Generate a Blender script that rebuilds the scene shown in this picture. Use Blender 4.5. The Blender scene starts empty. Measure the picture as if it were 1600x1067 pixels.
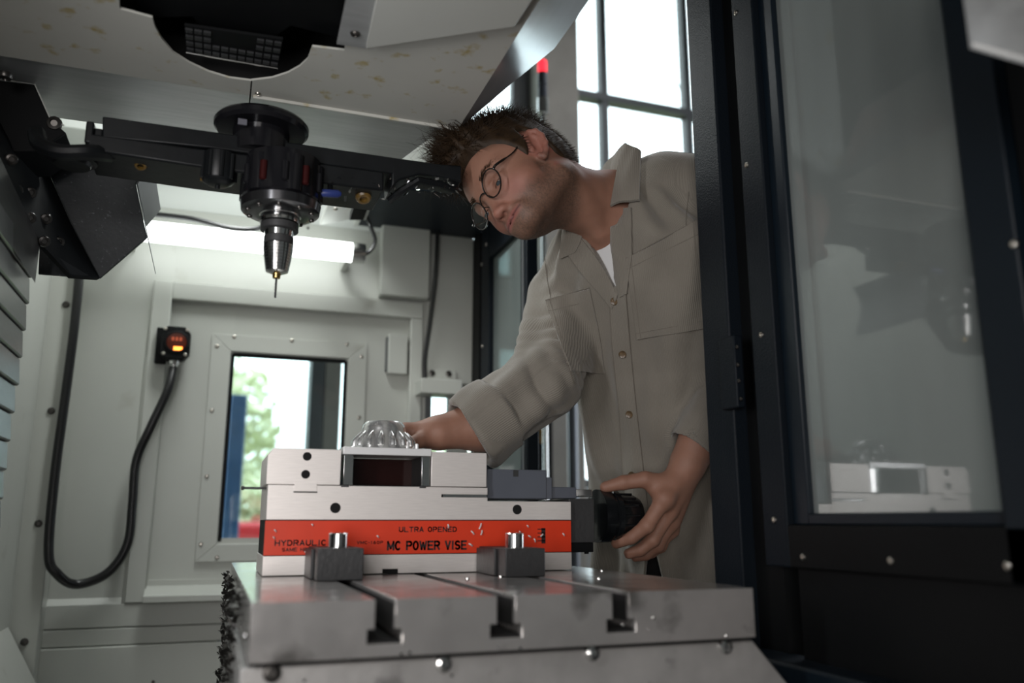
import bpy, bmesh, math, random
import numpy as np
from mathutils import Vector, Matrix
from mathutils.bvhtree import BVHTree

random.seed(7)
RNG = np.random.default_rng(11)
SC = bpy.context.scene
COL = SC.collection

# ------------------------------------------------------------------ camera
CAM_Z = 1.025
FPX = 1300.0
AZ, PITCH = math.radians(19.5), math.radians(12.2)
cam_data = bpy.data.cameras.new('camera')
cam = bpy.data.objects.new('camera', cam_data)
COL.objects.link(cam)
cam.location = (0, 0, CAM_Z)
cam.rotation_euler = (math.radians(90) + PITCH, 0, -AZ)
cam_data.sensor_width = 36.0
cam_data.lens = FPX * 36.0 / 1600.0
cam_data.clip_start = 0.05
cam_data.clip_end = 200
cam_data.dof.use_dof = True
cam_data.dof.focus_distance = 1.37
cam_data.dof.aperture_fstop = 2.4
SC.camera = cam

# ------------------------------------------------------------------ world, lights, exposure
world = bpy.data.worlds.new('overcast_sky')
SC.world = world
world.use_nodes = True
wn = world.node_tree.nodes
wn['Background'].inputs['Color'].default_value = (0.86, 0.93, 1.0, 1)
wn['Background'].inputs['Strength'].default_value = 4.5


def area_lamp(name, loc, target, sx, sy, power, col=(1, 1, 1), spread=180):
    d = bpy.data.lights.new(name, 'AREA')
    d.shape = 'RECTANGLE'
    d.size, d.size_y = sx, sy
    d.energy = power
    d.color = col
    d.spread = math.radians(spread)
    o = bpy.data.objects.new(name, d)
    COL.objects.link(o)
    o.location = loc
    o.rotation_euler = (Vector(target) - Vector(loc)).to_track_quat('-Z', 'Y').to_euler()
    return o


# unseen area lights added for brightness
area_lamp('front_fill_light', (-0.82, -1.7, 1.0), (0.32, 1.2, 1.1), 1.1, 0.9, 34.0, (1.0, 0.95, 0.92))  # unseen fill standing in for daylight behind the camera, no window built
area_lamp('side_key_light', (-0.26, 0.62, 1.28), (0.7, 1.3, 1.3), 0.05, 0.45, 1.5, (0.98, 0.98, 1.0), 130)  # unseen key light added to shape the man from the left
area_lamp('top_fill_light', (0.02, 1.80, 2.22), (0.25, 2.0, 1.0), 0.55, 0.12, 9.0, (0.96, 1.0, 0.98))  # unseen fill added to brighten the far wall from above
area_lamp('hall_fill_light', (2.3, 2.6, 4.2), (1.6, 2.2, 1.0), 1.6, 1.6, 30.0, (0.95, 0.97, 1.0))  # unseen light added for control of the hall's brightness
area_lamp('right_fill_light', (4.8, 2.4, 1.7), (0.4, 1.3, 1.65), 1.8, 1.8, 70.0, (0.86, 0.93, 1.0))  # unseen light added to brighten the tilted side sheet
vs = SC.view_settings
SC.display_settings.display_device = 'sRGB'
vs.view_transform = 'Standard'
vs.look = 'None'
vs.gamma = 1.0
vs.use_curve_mapping = False
vs.exposure = 0.0
SC.cycles.caustics_reflective = False
SC.cycles.caustics_refractive = False

# ------------------------------------------------------------------ pixel -> place helpers (points on real planes)
_R = np.array([math.cos(AZ), -math.sin(AZ), 0.0])
_H = np.array([math.sin(AZ), math.cos(AZ), 0.0])
_F = math.cos(PITCH) * _H + math.sin(PITCH) * np.array([0, 0, 1.0])
_U = -math.sin(PITCH) * _H + math.cos(PITCH) * np.array([0, 0, 1.0])
_C = np.array([0, 0, CAM_Z])


def ray(x, y):
    return _F + (x - 800) / FPX * _R - (y - 533.5) / FPX * _U


def onY(x, y, v):
    r = ray(x, y)
    return _C + r * (v / r[1])


def onX(x, y, v):
    r = ray(x, y)
    return _C + r * (v / r[0])


def onZ(x, y, v):
    r = ray(x, y)
    return _C + r * ((v - CAM_Z) / r[2])


def atd(x, y, d):
    return _C + ray(x, y) * d


def vec(r, u, t):
    return r * _R + u * _U - t * _F


def nrm(v):
    v = np.asarray(v, float)
    return v / np.linalg.norm(v)


# ------------------------------------------------------------------ materials
MATS = {}


def mat(name, col, rough=0.5, metal=0.0, var=0.0, vscale=8.0, bump=0.0, bscale=80.0, coat=0.0, spec=0.5,
        stretch=(1, 1, 1), stain=None, stain_scale=6.0, stain_lo=0.62, rvar=0.0, sheen=0.0):
    if name in MATS:
        return MATS[name]
    m = bpy.data.materials.new(name)
    MATS[name] = m
    m.use_nodes = True
    nt = m.node_tree
    b = nt.nodes['Principled BSDF']
    b.inputs['Base Color'].default_value = (*col, 1)
    b.inputs['Roughness'].default_value = rough
    b.inputs['Metallic'].default_value = metal
    b.inputs['Specular IOR Level'].default_value = spec
    b.inputs['Coat Weight'].default_value = coat
    b.inputs['Sheen Weight'].default_value = sheen
    tc = nt.nodes.new('ShaderNodeTexCoord')
    mp = nt.nodes.new('ShaderNodeMapping')
    mp.inputs['Scale'].default_value = stretch
    nt.links.new(tc.outputs['Object'], mp.inputs['Vector'])

    def noise(scale, detail=4):
        n = nt.nodes.new('ShaderNodeTexNoise')
        n.inputs['Scale'].default_value = scale
        n.inputs['Detail'].default_value = detail
        nt.links.new(mp.outputs['Vector'], n.inputs['Vector'])
        return n
    last = None
    if var > 0:
        n = noise(vscale)
        r = nt.nodes.new('ShaderNodeValToRGB')
        r.color_ramp.elements[0].position = 0.3
        r.color_ramp.elements[1].position = 0.7
        r.color_ramp.elements[0].color = (*[c * (1 - var) for c in col], 1)
        r.color_ramp.elements[1].color = (*[min(1, c * (1 + var)) for c in col], 1)
        nt.links.new(n.outputs['Fac'], r.inputs['Fac'])
        last = r.outputs['Color']
    if stain is not None:
        n = noise(stain_scale, 6)
        r = nt.nodes.new('ShaderNodeValToRGB')
        r.color_ramp.elements[0].position = stain_lo
        r.color_ramp.elements[1].position = stain_lo + 0.12
        nt.links.new(n.outputs['Fac'], r.inputs['Fac'])
        mx = nt.nodes.new('ShaderNodeMix')
        mx.data_type = 'RGBA'
        mx.inputs['A'].default_value = (*col, 1)
        if last is not None:
            nt.links.new(last, mx.inputs['A'])
        mx.inputs['B'].default_value = (*stain, 1)
        nt.links.new(r.outputs['Color'], mx.inputs['Factor'])
        last = mx.outputs['Result']
    if last is not None:
        nt.links.new(last, b.inputs['Base Color'])
    if rvar > 0:
        n = noise(vscale * 1.7)
        r = nt.nodes.new('ShaderNodeMapRange')
        r.inputs['To Min'].default_value = max(0.03, rough - rvar)
        r.inputs['To Max'].default_value = min(1, rough + rvar)
        nt.links.new(n.outputs['Fac'], r.inputs['Value'])
        nt.links.new(r.outputs['Result'], b.inputs['Roughness'])
    if bump > 0:
        n = noise(bscale, 3)
        bp = nt.nodes.new('ShaderNodeBump')
        bp.inputs['Strength'].default_value = bump
        bp.inputs['Distance'].default_value = 0.002
        nt.links.new(n.outputs['Fac'], bp.inputs['Height'])
        nt.links.new(bp.outputs['Normal'], b.inputs['Normal'])
    return m


def glow(name, col, strength):
    if name in MATS:
        return MATS[name]
    m = bpy.data.materials.new(name)
    MATS[name] = m
    m.use_nodes = True
    b = m.node_tree.nodes['Principled BSDF']
    b.inputs['Base Color'].default_value = (*col, 1)
    b.inputs['Emission Color'].default_value = (*col, 1)
    b.inputs['Emission Strength'].default_value = strength
    return m


def glass(name, tint=(0.9, 0.95, 0.94), film=0.0, film_col=(0.5, 0.53, 0.52), rough=0.03, base=0.045):
    if name in MATS:
        return MATS[name]
    m = bpy.data.materials.new(name)
    MATS[name] = m
    m.use_nodes = True
    nt = m.node_tree
    nt.nodes.clear()
    out = nt.nodes.new('ShaderNodeOutputMaterial')
    tr = nt.nodes.new('ShaderNodeBsdfTransparent')
    tr.inputs['Color'].default_value = (*tint, 1)
    gl = nt.nodes.new('ShaderNodeBsdfGlossy')
    gl.inputs['Roughness'].default_value = rough
    # reflectance of a thin pane, the same from both of its sides
    ge = nt.nodes.new('ShaderNodeNewGeometry')
    dt = nt.nodes.new('ShaderNodeVectorMath')
    dt.operation = 'DOT_PRODUCT'
    nt.links.new(ge.outputs['Normal'], dt.inputs[0])
    nt.links.new(ge.outputs['Incoming'], dt.inputs[1])
    prev = dt.outputs['Value']
    for op, val in (('ABSOLUTE', None), ('SUBTRACT', 1.0), ('POWER', 5.0), ('MULTIPLY_ADD', 0.95)):
        mn_ = nt.nodes.new('ShaderNodeMath')
        mn_.operation = op
        if op == 'SUBTRACT':
            mn_.inputs[0].default_value = val
            nt.links.new(prev, mn_.inputs[1])
        else:
            nt.links.new(prev, mn_.inputs[0])
            if val is not None:
                mn_.inputs[1].default_value = val
            if op == 'MULTIPLY_ADD':
                mn_.inputs[2].default_value = base
        prev = mn_.outputs['Value']
    m1 = nt.nodes.new('ShaderNodeMixShader')
    nt.links.new(prev, m1.inputs['Fac'])
    nt.links.new(tr.outputs['BSDF'], m1.inputs[1])
    nt.links.new(gl.outputs['BSDF'], m1.inputs[2])
    last = m1
    if film > 0:
        df = nt.nodes.new('ShaderNodeBsdfDiffuse')
        df.inputs['Color'].default_value = (*film_col, 1)
        tc = nt.nodes.new('ShaderNodeTexCoord')
        mp = nt.nodes.new('ShaderNodeMapping')
        mp.inputs['Scale'].default_value = (1, 1, 0.25)
        nz = nt.nodes.new('ShaderNodeTexNoise')
        nz.inputs['Scale'].default_value = 9
        nt.links.new(tc.outputs['Object'], mp.inputs['Vector'])
        nt.links.new(mp.outputs['Vector'], nz.inputs['Vector'])
        mr = nt.nodes.new('ShaderNodeMapRange')
        mr.inputs['To Min'].default_value = film * 0.7
        mr.inputs['To Max'].default_value = film * 1.3
        nt.links.new(nz.outputs['Fac'], mr.inputs['Value'])
        m2 = nt.nodes.new('ShaderNodeMixShader')
        nt.links.new(mr.outputs['Result'], m2.inputs['Fac'])
        nt.links.new(m1.outputs['Shader'], m2.inputs[1])
        nt.links.new(df.outputs['BSDF'], m2.inputs[2])
        last = m2
    nt.links.new(last.outputs['Shader'], out.inputs['Surface'])
    return m


def shirt_mat():
    m = bpy.data.materials.new('taupe_corduroy')
    m.use_nodes = True
    nt = m.node_tree
    b = nt.nodes['Principled BSDF']
    b.inputs['Roughness'].default_value = 0.85
    b.inputs['Specular IOR Level'].default_value = 0.2
    b.inputs['Sheen Weight'].default_value = 0.35
    b.inputs['Sheen Roughness'].default_value = 0.45
    tc = nt.nodes.new('ShaderNodeTexCoord')
    n = nt.nodes.new('ShaderNodeTexNoise')
    n.inputs['Scale'].default_value = 14
    nt.links.new(tc.outputs['Object'], n.inputs['Vector'])
    r = nt.nodes.new('ShaderNodeValToRGB')
    r.color_ramp.elements[0].color = (0.185, 0.167, 0.140, 1)
    r.color_ramp.elements[1].color = (0.240, 0.218, 0.185, 1)
    nt.links.new(n.outputs['Fac'], r.inputs['Fac'])
    nt.links.new(r.outputs['Color'], b.inputs['Base Color'])
    w = nt.nodes.new('ShaderNodeTexWave')
    w.bands_direction = 'X'
    w.inputs['Scale'].default_value = 105
    w.inputs['Distortion'].default_value = 0.6
    at = nt.nodes.new('ShaderNodeAttribute')
    at.attribute_name = 'cloth_uv'
    nt.links.new(at.outputs['Vector'], w.inputs['Vector'])
    bp = nt.nodes.new('ShaderNodeBump')
    bp.inputs['Strength'].default_value = 0.35
    bp.inputs['Distance'].default_value = 0.0015
    nt.links.new(w.outputs['Fac'], bp.inputs['Height'])
    nt.links.new(bp.outputs['Normal'], b.inputs['Normal'])
    return m


def skin_mat():
    m = bpy.data.materials.new('skin')
    m.use_nodes = True
    nt = m.node_tree
    b = nt.nodes['Principled BSDF']
    b.inputs['Roughness'].default_value = 0.6
    b.inputs['Subsurface Weight'].default_value = 0.12
    b.inputs['Subsurface Radius'].default_value = (0.6, 0.25, 0.12)
    b.inputs['Subsurface Scale'].default_value = 0.008
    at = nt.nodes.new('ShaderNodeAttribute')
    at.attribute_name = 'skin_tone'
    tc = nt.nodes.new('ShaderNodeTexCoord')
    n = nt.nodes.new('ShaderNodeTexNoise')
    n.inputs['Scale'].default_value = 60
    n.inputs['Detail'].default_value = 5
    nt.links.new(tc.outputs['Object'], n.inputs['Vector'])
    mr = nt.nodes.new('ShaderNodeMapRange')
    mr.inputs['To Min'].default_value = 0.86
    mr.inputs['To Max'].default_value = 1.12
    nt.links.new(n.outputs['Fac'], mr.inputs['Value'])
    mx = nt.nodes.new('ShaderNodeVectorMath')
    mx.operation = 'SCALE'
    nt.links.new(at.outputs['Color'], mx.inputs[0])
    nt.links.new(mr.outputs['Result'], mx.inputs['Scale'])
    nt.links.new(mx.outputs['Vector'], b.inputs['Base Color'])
    n2 = nt.nodes.new('ShaderNodeTexNoise')
    n2.inputs['Scale'].default_value = 420
    nt.links.new(tc.outputs['Object'], n2.inputs['Vector'])
    bp = nt.nodes.new('ShaderNodeBump')
    bp.inputs['Strength'].default_value = 0.12
    bp.inputs['Distance'].default_value = 0.001
    nt.links.new(n2.outputs['Fac'], bp.inputs['Height'])
    nt.links.new(bp.outputs['Normal'], b.inputs['Normal'])
    return m


M_WHITE = mat('white_powder_coat', (0.50, 0.51, 0.475), 0.42, var=0.05, vscale=3, stain=(0.42, 0.42, 0.38), stain_scale=9, stain_lo=0.66)
M_WHITE2 = mat('head_cover_paint', (0.50, 0.50, 0.46), 0.5, var=0.05, vscale=5, stain=(0.36, 0.28, 0.10), stain_scale=30, stain_lo=0.585)
M_COVER_B = mat('brushed_cover_sheet', (0.36, 0.37, 0.37), 0.38, metal=0.35, var=0.10, vscale=10, stretch=(1, 6, 6))
M_STEEL = mat('ground_steel', (0.88, 0.83, 0.795), 0.42, metal=0.55, var=0.05, vscale=40, stretch=(1, 1, 18), rvar=0.06)
M_STEEL_TABLE = mat('scraped_table_steel', (0.54, 0.52, 0.505), 0.20, metal=0.65, var=0.10, vscale=16, rvar=0.12, bump=0.06, bscale=60,
                    stain=(0.22, 0.21, 0.20), stain_scale=14, stain_lo=0.6)
M_TABLE_SIDE = mat('worn_cast_steel', (0.42, 0.41, 0.40), 0.42, metal=0.4, var=0.15, vscale=20, bump=0.15, bscale=90,
                   stain=(0.13, 0.125, 0.12), stain_scale=18, stain_lo=0.6)
M_CHROME = mat('polished_steel', (0.72, 0.72, 0.71), 0.16, metal=1.0, rvar=0.05, vscale=30)
M_ALU = mat('milled_aluminium', (0.86, 0.86, 0.85), 0.24, metal=0.85, var=0.03)
M_ALUW = mat('bright_aluminium_plate', (0.93, 0.93, 0.93), 0.3, metal=0.35)
M_NAVY = mat('navy_powder_coat', (0.005, 0.010, 0.016), 0.42, var=0.08, spec=0.28, bump=0.10, bscale=500)
M_NAVY2 = mat('navy_gloss_frame', (0.006, 0.009, 0.013), 0.45, spec=0.14, bump=0.35, bscale=420)
M_BLACK = mat('black_paint', (0.004, 0.0045, 0.005), 0.55, var=0.2, spec=0.15)
M_HOLE = mat('dark_cavity', (0.003, 0.003, 0.003), 0.9)
M_DARKPAN = mat('dark_grey_sheet', (0.026, 0.030, 0.033), 0.42, var=0.15, vscale=14, bump=0.12, bscale=160, stain=(0.13, 0.14, 0.15), stain_scale=170, stain_lo=0.64)
M_DARK2 = mat('dark_bronze_plate', (0.035, 0.033, 0.031), 0.4, metal=0.3, var=0.2, bump=0.2, bscale=60)
M_ARM = mat('oily_black_steel', (0.006, 0.007, 0.008), 0.38, spec=0.3, var=0.25, vscale=25, bump=0.15, bscale=70)
M_RUSTY = mat('oily_residue', (0.12, 0.07, 0.015), 0.35, var=0.5, vscale=60)
M_SPINDLE = mat('black_gloss_spindle', (0.010, 0.010, 0.012), 0.16, metal=0.2)
M_SLAT = mat('oily_slat_steel', (0.11, 0.11, 0.11), 0.33, metal=0.85, var=0.35, vscale=12, bump=0.3, bscale=40, stretch=(1, 0.4, 1))
M_RED = mat('red_label', (0.72, 0.045, 0.012), 0.38, var=0.06, vscale=20)
M_INK = mat('black_ink', (0.02, 0.008, 0.008), 0.6)
M_CLAMP = mat('black_oxide_clamp', (0.045, 0.045, 0.046), 0.5, metal=0.3, var=0.15, bump=0.3, bscale=160)
M_CABLE = mat('black_cable', (0.008, 0.008, 0.009), 0.32)
M_SCREW = mat('screw_steel', (0.55, 0.52, 0.47), 0.28, metal=1.0)
M_DSCREW = mat('oily_screw', (0.09, 0.085, 0.08), 0.35, metal=0.9)
M_GREYBLK = mat('blue_grey_coating', (0.105, 0.115, 0.14), 0.42, metal=0.2, var=0.08)
M_HANDLE = mat('black_plastic', (0.007, 0.008, 0.009), 0.16)
M_CONC = mat('concrete', (0.30, 0.28, 0.25), 0.9, var=0.12, vscale=6, bump=0.2, bscale=50)
M_MULL = mat('window_mullion_grey', (0.10, 0.105, 0.11), 0.55, var=0.05)
M_FLOOR = mat('sealed_floor', (0.22, 0.22, 0.21), 0.5, var=0.1, vscale=2)
M_HALL = mat('hall_wall', (0.30, 0.30, 0.29), 0.8, var=0.05)
M_BRASS = mat('brass', (0.55, 0.38, 0.14), 0.25, metal=1.0)
M_BLUE = mat('blue_coating', (0.02, 0.035, 0.16), 0.4)
M_TEE = mat('white_cotton', (0.62, 0.62, 0.62), 0.9, bump=0.2, bscale=600)
M_TROUSER = mat('black_denim', (0.012, 0.012, 0.013), 0.85, bump=0.3, bscale=400)
M_HAIR = mat('brown_hair', (0.030, 0.017, 0.008), 0.6, var=0.4, vscale=60, spec=0.25)
M_STUB = mat('beard_stubble', (0.075, 0.045, 0.028), 0.6)
M_FRAME = mat('dark_glasses_frame', (0.012, 0.010, 0.009), 0.2)
M_BUTTON = mat('horn_button', (0.13, 0.085, 0.045), 0.3, var=0.4, vscale=120)
M_STITCH = mat('shirt_thread', (0.17, 0.15, 0.125), 0.9)
M_EYE = mat('eye_white', (0.62, 0.58, 0.55), 0.12)
M_IRIS = mat('iris', (0.05, 0.07, 0.08), 0.1)
M_BLUECOL = mat('blue_column_paint', (0.06, 0.14, 0.34), 0.5, var=0.1)
M_LEAF = mat('pale_green_leaf', (0.62, 0.64, 0.44), 0.6, var=0.15, vscale=2)
M_BARK = mat('bark', (0.10, 0.07, 0.05), 0.9)
M_GRASS = mat('grass_ground', (0.20, 0.24, 0.08), 0.95, var=0.2)
M_ROAD = mat('asphalt', (0.25, 0.25, 0.25), 0.9)
M_YELLOW = mat('amber_print', (0.45, 0.25, 0.04), 0.5)
M_CARRED = mat('red_car_paint', (0.5, 0.02, 0.03), 0.25)
M_SHIRT = shirt_mat()
M_SKIN = skin_mat()
G_CLEAR = glass('clear_glass')
G_DOOR = glass('oily_door_glass', (0.45, 0.5, 0.49), film=0.33, film_col=(0.46, 0.50, 0.485), rough=0.04, base=0.17)
G_FAR = glass('far_door_glass', (0.30, 0.36, 0.355), film=0.30, film_col=(0.4, 0.45, 0.44), rough=0.05, base=0.10)
G_LENS = glass('spectacle_lens', (0.97, 0.97, 0.97), rough=0.01)

# ------------------------------------------------------------------ object helpers
WORLD_LOC = {}


def tag(o, label=None, cat=None, group=None, kind=None):
    if label:
        o['label'] = label
    if cat:
        o['category'] = cat
    if group:
        o['group'] = group
    if kind:
        o['kind'] = kind
    return o


def place(o, origin, parent):
    WORLD_LOC[o.name] = Vector(origin)
    if parent is not None:
        o.parent = parent
        o.location = Vector(origin) - WORLD_LOC[parent.name]
    else:
        o.location = Vector(origin)


def thing(name, loc, label, cat, group=None):
    o = bpy.data.objects.new(name, None)
    o.empty_display_size = 0.05
    COL.objects.link(o)
    place(o, loc, None)
    return tag(o, label, cat, group)


def structure(name, loc):
    o = bpy.data.objects.new(name, None)
    COL.objects.link(o)
    place(o, loc, None)
    return tag(o, kind='structure')


class MB:
    def __init__(s):
        s.v, s.f = [], []

    def add(s, v, f):
        n = len(s.v)
        s.v += [tuple(map(float, p)) for p in v]
        s.f += [tuple(n + i for i in q) for q in f]
        return s

    def box(s, x0, x1, y0, y1, z0, z1):
        v = [(x, y, z) for z in (z0, z1) for y in (y0, y1) for x in (x0, x1)]
        return s.add(v, [(0, 2, 3, 1), (4, 5, 7, 6), (0, 1, 5, 4), (2, 6, 7, 3), (0, 4, 6, 2), (1, 3, 7, 5)])

    def prism(s, pts, ext):
        """closed polygon of 3D points pushed along ext"""
        n = len(pts)
        e = np.asarray(ext, float)
        a = [np.asarray(p, float) for p in pts]
        v = a + [p + e for p in a]
        nn = np.zeros(3)
        for i in range(n):
            nn += np.cross(a[i], a[(i + 1) % n])
        flip = nn @ e > 0
        f = [tuple(range(n)), tuple(range(2 * n - 1, n - 1, -1))]
        f += [(i, n + i, n + (i + 1) % n, (i + 1) % n) for i in range(n)]
        f = [tuple(reversed(q)) for q in f] if flip else f
        f = [q if k < 2 else q for k, q in enumerate(f)]
        return s.add(v, f)

    def lathe(s, base, axis, prof, seg=24, cap=True):
        """prof: list of (distance along axis, radius)"""
        ax = nrm(axis)
        t = np.array([1.0, 0, 0]) if abs(ax[0]) < 0.9 else np.array([0, 1.0, 0])
        e1 = nrm(np.cross(ax, t))
        e2 = np.cross(ax, e1)
        base = np.asarray(base, float)
        v = []
        for h, r in prof:
            for k in range(seg):
                a = 2 * math.pi * k / seg
                v.append(base + ax * h + (e1 * math.cos(a) + e2 * math.sin(a)) * r)
        f = []
        for i in range(len(prof) - 1):
            for k in range(seg):
                k2 = (k + 1) % seg
                f.append((i * seg + k, i * seg + k2, (i + 1) * seg + k2, (i + 1) * seg + k))
        if cap:
            f.append(tuple(reversed(range(seg))))
            n0 = (len(prof) - 1) * seg
            f.append(tuple(range(n0, n0 + seg)))
        return s.add(v, f)

    def cyl(s, p0, p1, r0, r1=None, seg=20):
        p0, p1 = np.asarray(p0, float), np.asarray(p1, float)
        d = p1 - p0
        L = np.linalg.norm(d)
        return s.lathe(p0, d, [(0, r0), (L, r0 if r1 is None else r1)], seg)

    def tube(s, path, r, seg=10, closed=False):
        P = [np.asarray(p, float) for p in path]
        n = len(P)
        v, f = [], []
        e1 = None
        rr = r if hasattr(r, '__len__') else [r] * n
        for i in range(n):
            if closed:
                tg = nrm(P[(i + 1) % n] - P[i - 1])
            else:
                tg = nrm(P[min(i + 1, n - 1)] - P[max(i - 1, 0)])
            if e1 is None:
                t = np.array([0, 0, 1.0]) if abs(tg[2]) < 0.9 else np.array([1.0, 0, 0])
                e1 = nrm(np.cross(tg, t))
            else:
                e1 = nrm(e1 - tg * (e1 @ tg))
            e2 = np.cross(tg, e1)
            for k in range(seg):
                a = 2 * math.pi * k / seg
                v.append(P[i] + (e1 * math.cos(a) + e2 * math.sin(a)) * rr[i])
        m = n if closed else n - 1
        for i in range(m):
            for k in range(seg):
                k2 = (k + 1) % seg
                j = (i + 1) % n
                f.append((i * seg + k, i * seg + k2, j * seg + k2, j * seg + k))
        if not closed:
            f.append(tuple(reversed(range(seg))))
            f.append(tuple(range((n - 1) * seg, n * seg)))
        return s.add(v, f)

    def build(s, name, material, parent=None, bevel=0.0, seg=2, origin=None, angle=35, shift=None):
        P = np.array(s.v)
        if shift is not None:
            P = P + np.asarray(shift)
        if origin is None:
            lo, hi = P.min(0), P.max(0)
            origin = np.array([(lo[0] + hi[0]) / 2, (lo[1] + hi[1]) / 2, lo[2]])
        me = bpy.data.meshes.new(name)
        me.from_pydata([tuple(p) for p in P - np.asarray(origin)], [], s.f)
        bm = bmesh.new()
        bm.from_mesh(me)
        bmesh.ops.recalc_face_normals(bm, faces=bm.faces)
        bm.to_mesh(me)
        bm.free()
        me.materials.append(material)
        me.polygons.foreach_set('use_smooth', [True] * len(me.polygons))
        me.set_sharp_from_angle(angle=math.radians(angle))
        o = bpy.data.objects.new(name, me)
        COL.objects.link(o)
        place(o, origin, parent)
        if bevel > 0:
            md = o.modifiers.new('edge', 'BEVEL')
            md.width = bevel
            md.segments = seg
            md.limit_method = 'ANGLE'
            md.angle_limit = math.radians(40)
            md.harden_normals = False
        return o


def spline(pts, n=8):
    """Catmull-Rom through points"""
    P = [np.asarray(p, float) for p in pts]
    P = [2 * P[0] - P[1]] + P + [2 * P[-1] - P[-2]]
    out = []
    for i in range(1, len(P) - 2):
        for k in range(n):
            t = k / n
            a, b, c, d = P[i - 1], P[i], P[i + 1], P[i + 2]
            out.append(0.5 * ((2 * b) + (-a + c) * t + (2 * a - 5 * b + 4 * c - d) * t * t + (-a + 3 * b - 3 * c + d) * t ** 3))
    out.append(P[-2])
    return out


SCREW_MESH = {}


def screw(pos, direction, r, parent, material=None, name='screw'):
    """pan head screw with a hex socket; the mesh is shared between screws of one size"""
    material = material or M_SCREW
    key = (round(r, 4), material.name)
    if key not in SCREW_MESH:
        m = MB()
        m.lathe((0, 0, 0), (0, 0, 1), [(-0.3 * r, r * 0.98), (0.12 * r, r), (0.42 * r, r * 0.86), (0.55 * r, r * 0.5), (0.3 * r, r * 0.42)], 12)
        o = m.build(name, material, origin=(0, 0, 0))
        SCREW_MESH[key] = o.data
        bpy.data.objects.remove(o)
    o = bpy.data.objects.new(name, SCREW_MESH[key])
    COL.objects.link(o)
    place(o, pos, parent)
    o.rotation_euler = Vector(direction).to_track_quat('Z', 'Y').to_euler()
    return o


def _arc(cx, cy, rx, ry, a0, a1, n=7):
    return [(cx + rx * math.cos(math.radians(a0 + (a1 - a0) * k / n)), cy + ry * math.sin(math.radians(a0 + (a1 - a0) * k / n))) for k in range(n + 1)]


# heavy block capitals as strokes in a unit box (x to the right, y up)
GLYPH = {
    'A': [[(0, 0), (.5, 1), (1, 0)], [(.2, .32), (.8, .32)]],
    'C': [_arc(.5, .5, .5, .5, 45, 315, 12)],
    'D': [[(0, 0), (0, 1), (.45, 1)] + _arc(.45, .5, .55, .5, 90, -90) + [(0, 0)]],
    'E': [[(1, 0), (0, 0), (0, 1), (1, 1)], [(0, .52), (.85, .52)]],
    'G': [_arc(.5, .5, .5, .5, 45, 330, 12) + [(1, .45), (.6, .45)]],
    'H': [[(0, 0), (0, 1)], [(1, 0), (1, 1)], [(0, .5), (1, .5)]],
    'I': [[(.5, 0), (.5, 1)]],
    'L': [[(0, 1), (0, 0), (1, 0)]],
    'M': [[(0, 0), (0, 1)], [(0, 1), (.5, .15), (1, 1)], [(1, 1), (1, 0)]],
    'N': [[(0, 0), (0, 1), (1, 0), (1, 1)]],
    'O': [_arc(.5, .5, .5, .5, 0, 360, 16)],
    'P': [[(0, 0), (0, 1), (.5, 1)] + _arc(.6, .74, .4, .26, 90, -90) + [(0, .48)]],
    'R': [[(0, 0), (0, 1), (.5, 1)] + _arc(.6, .74, .4, .26, 90, -90) + [(0, .48)], [(.5, .48), (1, 0)]],
    'S': [_arc(.5, .75, .46, .25, 30, 270, 8) + _arc(.5, .25, .46, .25, 90, -150, 8)],
    'T': [[(0, 1), (1, 1)], [(.5, 1), (.5, 0)]],
    'U': [[(0, 1), (0, .35)] + _arc(.5, .35, .5, .35, 180, 360, 8) + [(1, 1)]],
    'V': [[(0, 1), (.5, 0), (1, 1)]],
    'W': [[(0, 1), (.25, 0), (.5, .85), (.75, 0), (1, 1)]],
    'Y': [[(0, 1), (.5, .5), (1, 1)], [(.5, .5), (.5, 0)]],
    '1': [[(.3, .8), (.55, 1), (.55, 0)]],
    '6': [_arc(.5, .3, .45, .3, 0, 360, 12), [(.05, .3), (.3, .8), (.75, 1)]],
    '0': [_arc(.5, .5, .45, .5, 0, 360, 16)],
    '-': [[(.1, .5), (.9, .5)]],
}
WIDTH = {'I': .3, 'M': 1.25, 'W': 1.4, '1': .6, '-': .6, ' ': .55}


def text_on_Y(body, x0, x1, yc, h, Y, parent, material, name='lettering', weight=0.2):
    """flat print on the plane Y=const, between two pixel columns, cap height h px"""
    a, b = onY(x0, yc, Y), onY(x1, yc, Y)
    t, c = onY((x0 + x1) / 2, yc - h / 2, Y), onY((x0 + x1) / 2, yc + h / 2, Y)
    gap = .48
    tot = sum(WIDTH.get(ch, 1.0) for ch in body) + gap * (len(body) - 1)
    W, Hh = b[0] - a[0], t[2] - c[2]
    ux = W / tot
    w = weight * Hh / 2
    m = MB()
    x = a[0]
    z0, Hi = c[2] + w, Hh - 2 * w
    for ch in body:
        cw = WIDTH.get(ch, 1.0) * ux
        for st in GLYPH.get(ch, []):
            P = [np.array([x + p[0] * cw, z0 + p[1] * Hi]) for p in st]
            for p, q_ in zip(P[:-1], P[1:]):
                d = q_ - p
                L = np.linalg.norm(d)
                if L < 1e-9:
                    continue
                d = d / L
                n_ = np.array([-d[1], d[0]])
                p2, q2 = p - d * w * .8, q_ + d * w * .8
                V = [p2 - n_ * w, q2 - n_ * w, q2 + n_ * w, p2 + n_ * w]
                m.add([(v[0], Y - 0.0004, v[1]) for v in V], [(0, 1, 2, 3)])
        x += cw + gap * ux
    return m.build(name, material, parent)

# ================================================================== SETTING: hall shell
YB = 4.2          # glazed facade of the hall
YW = 2.25         # far sheet-metal wall of the machine enclosure
XD = 0.68         # door plane of the machine


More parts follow.
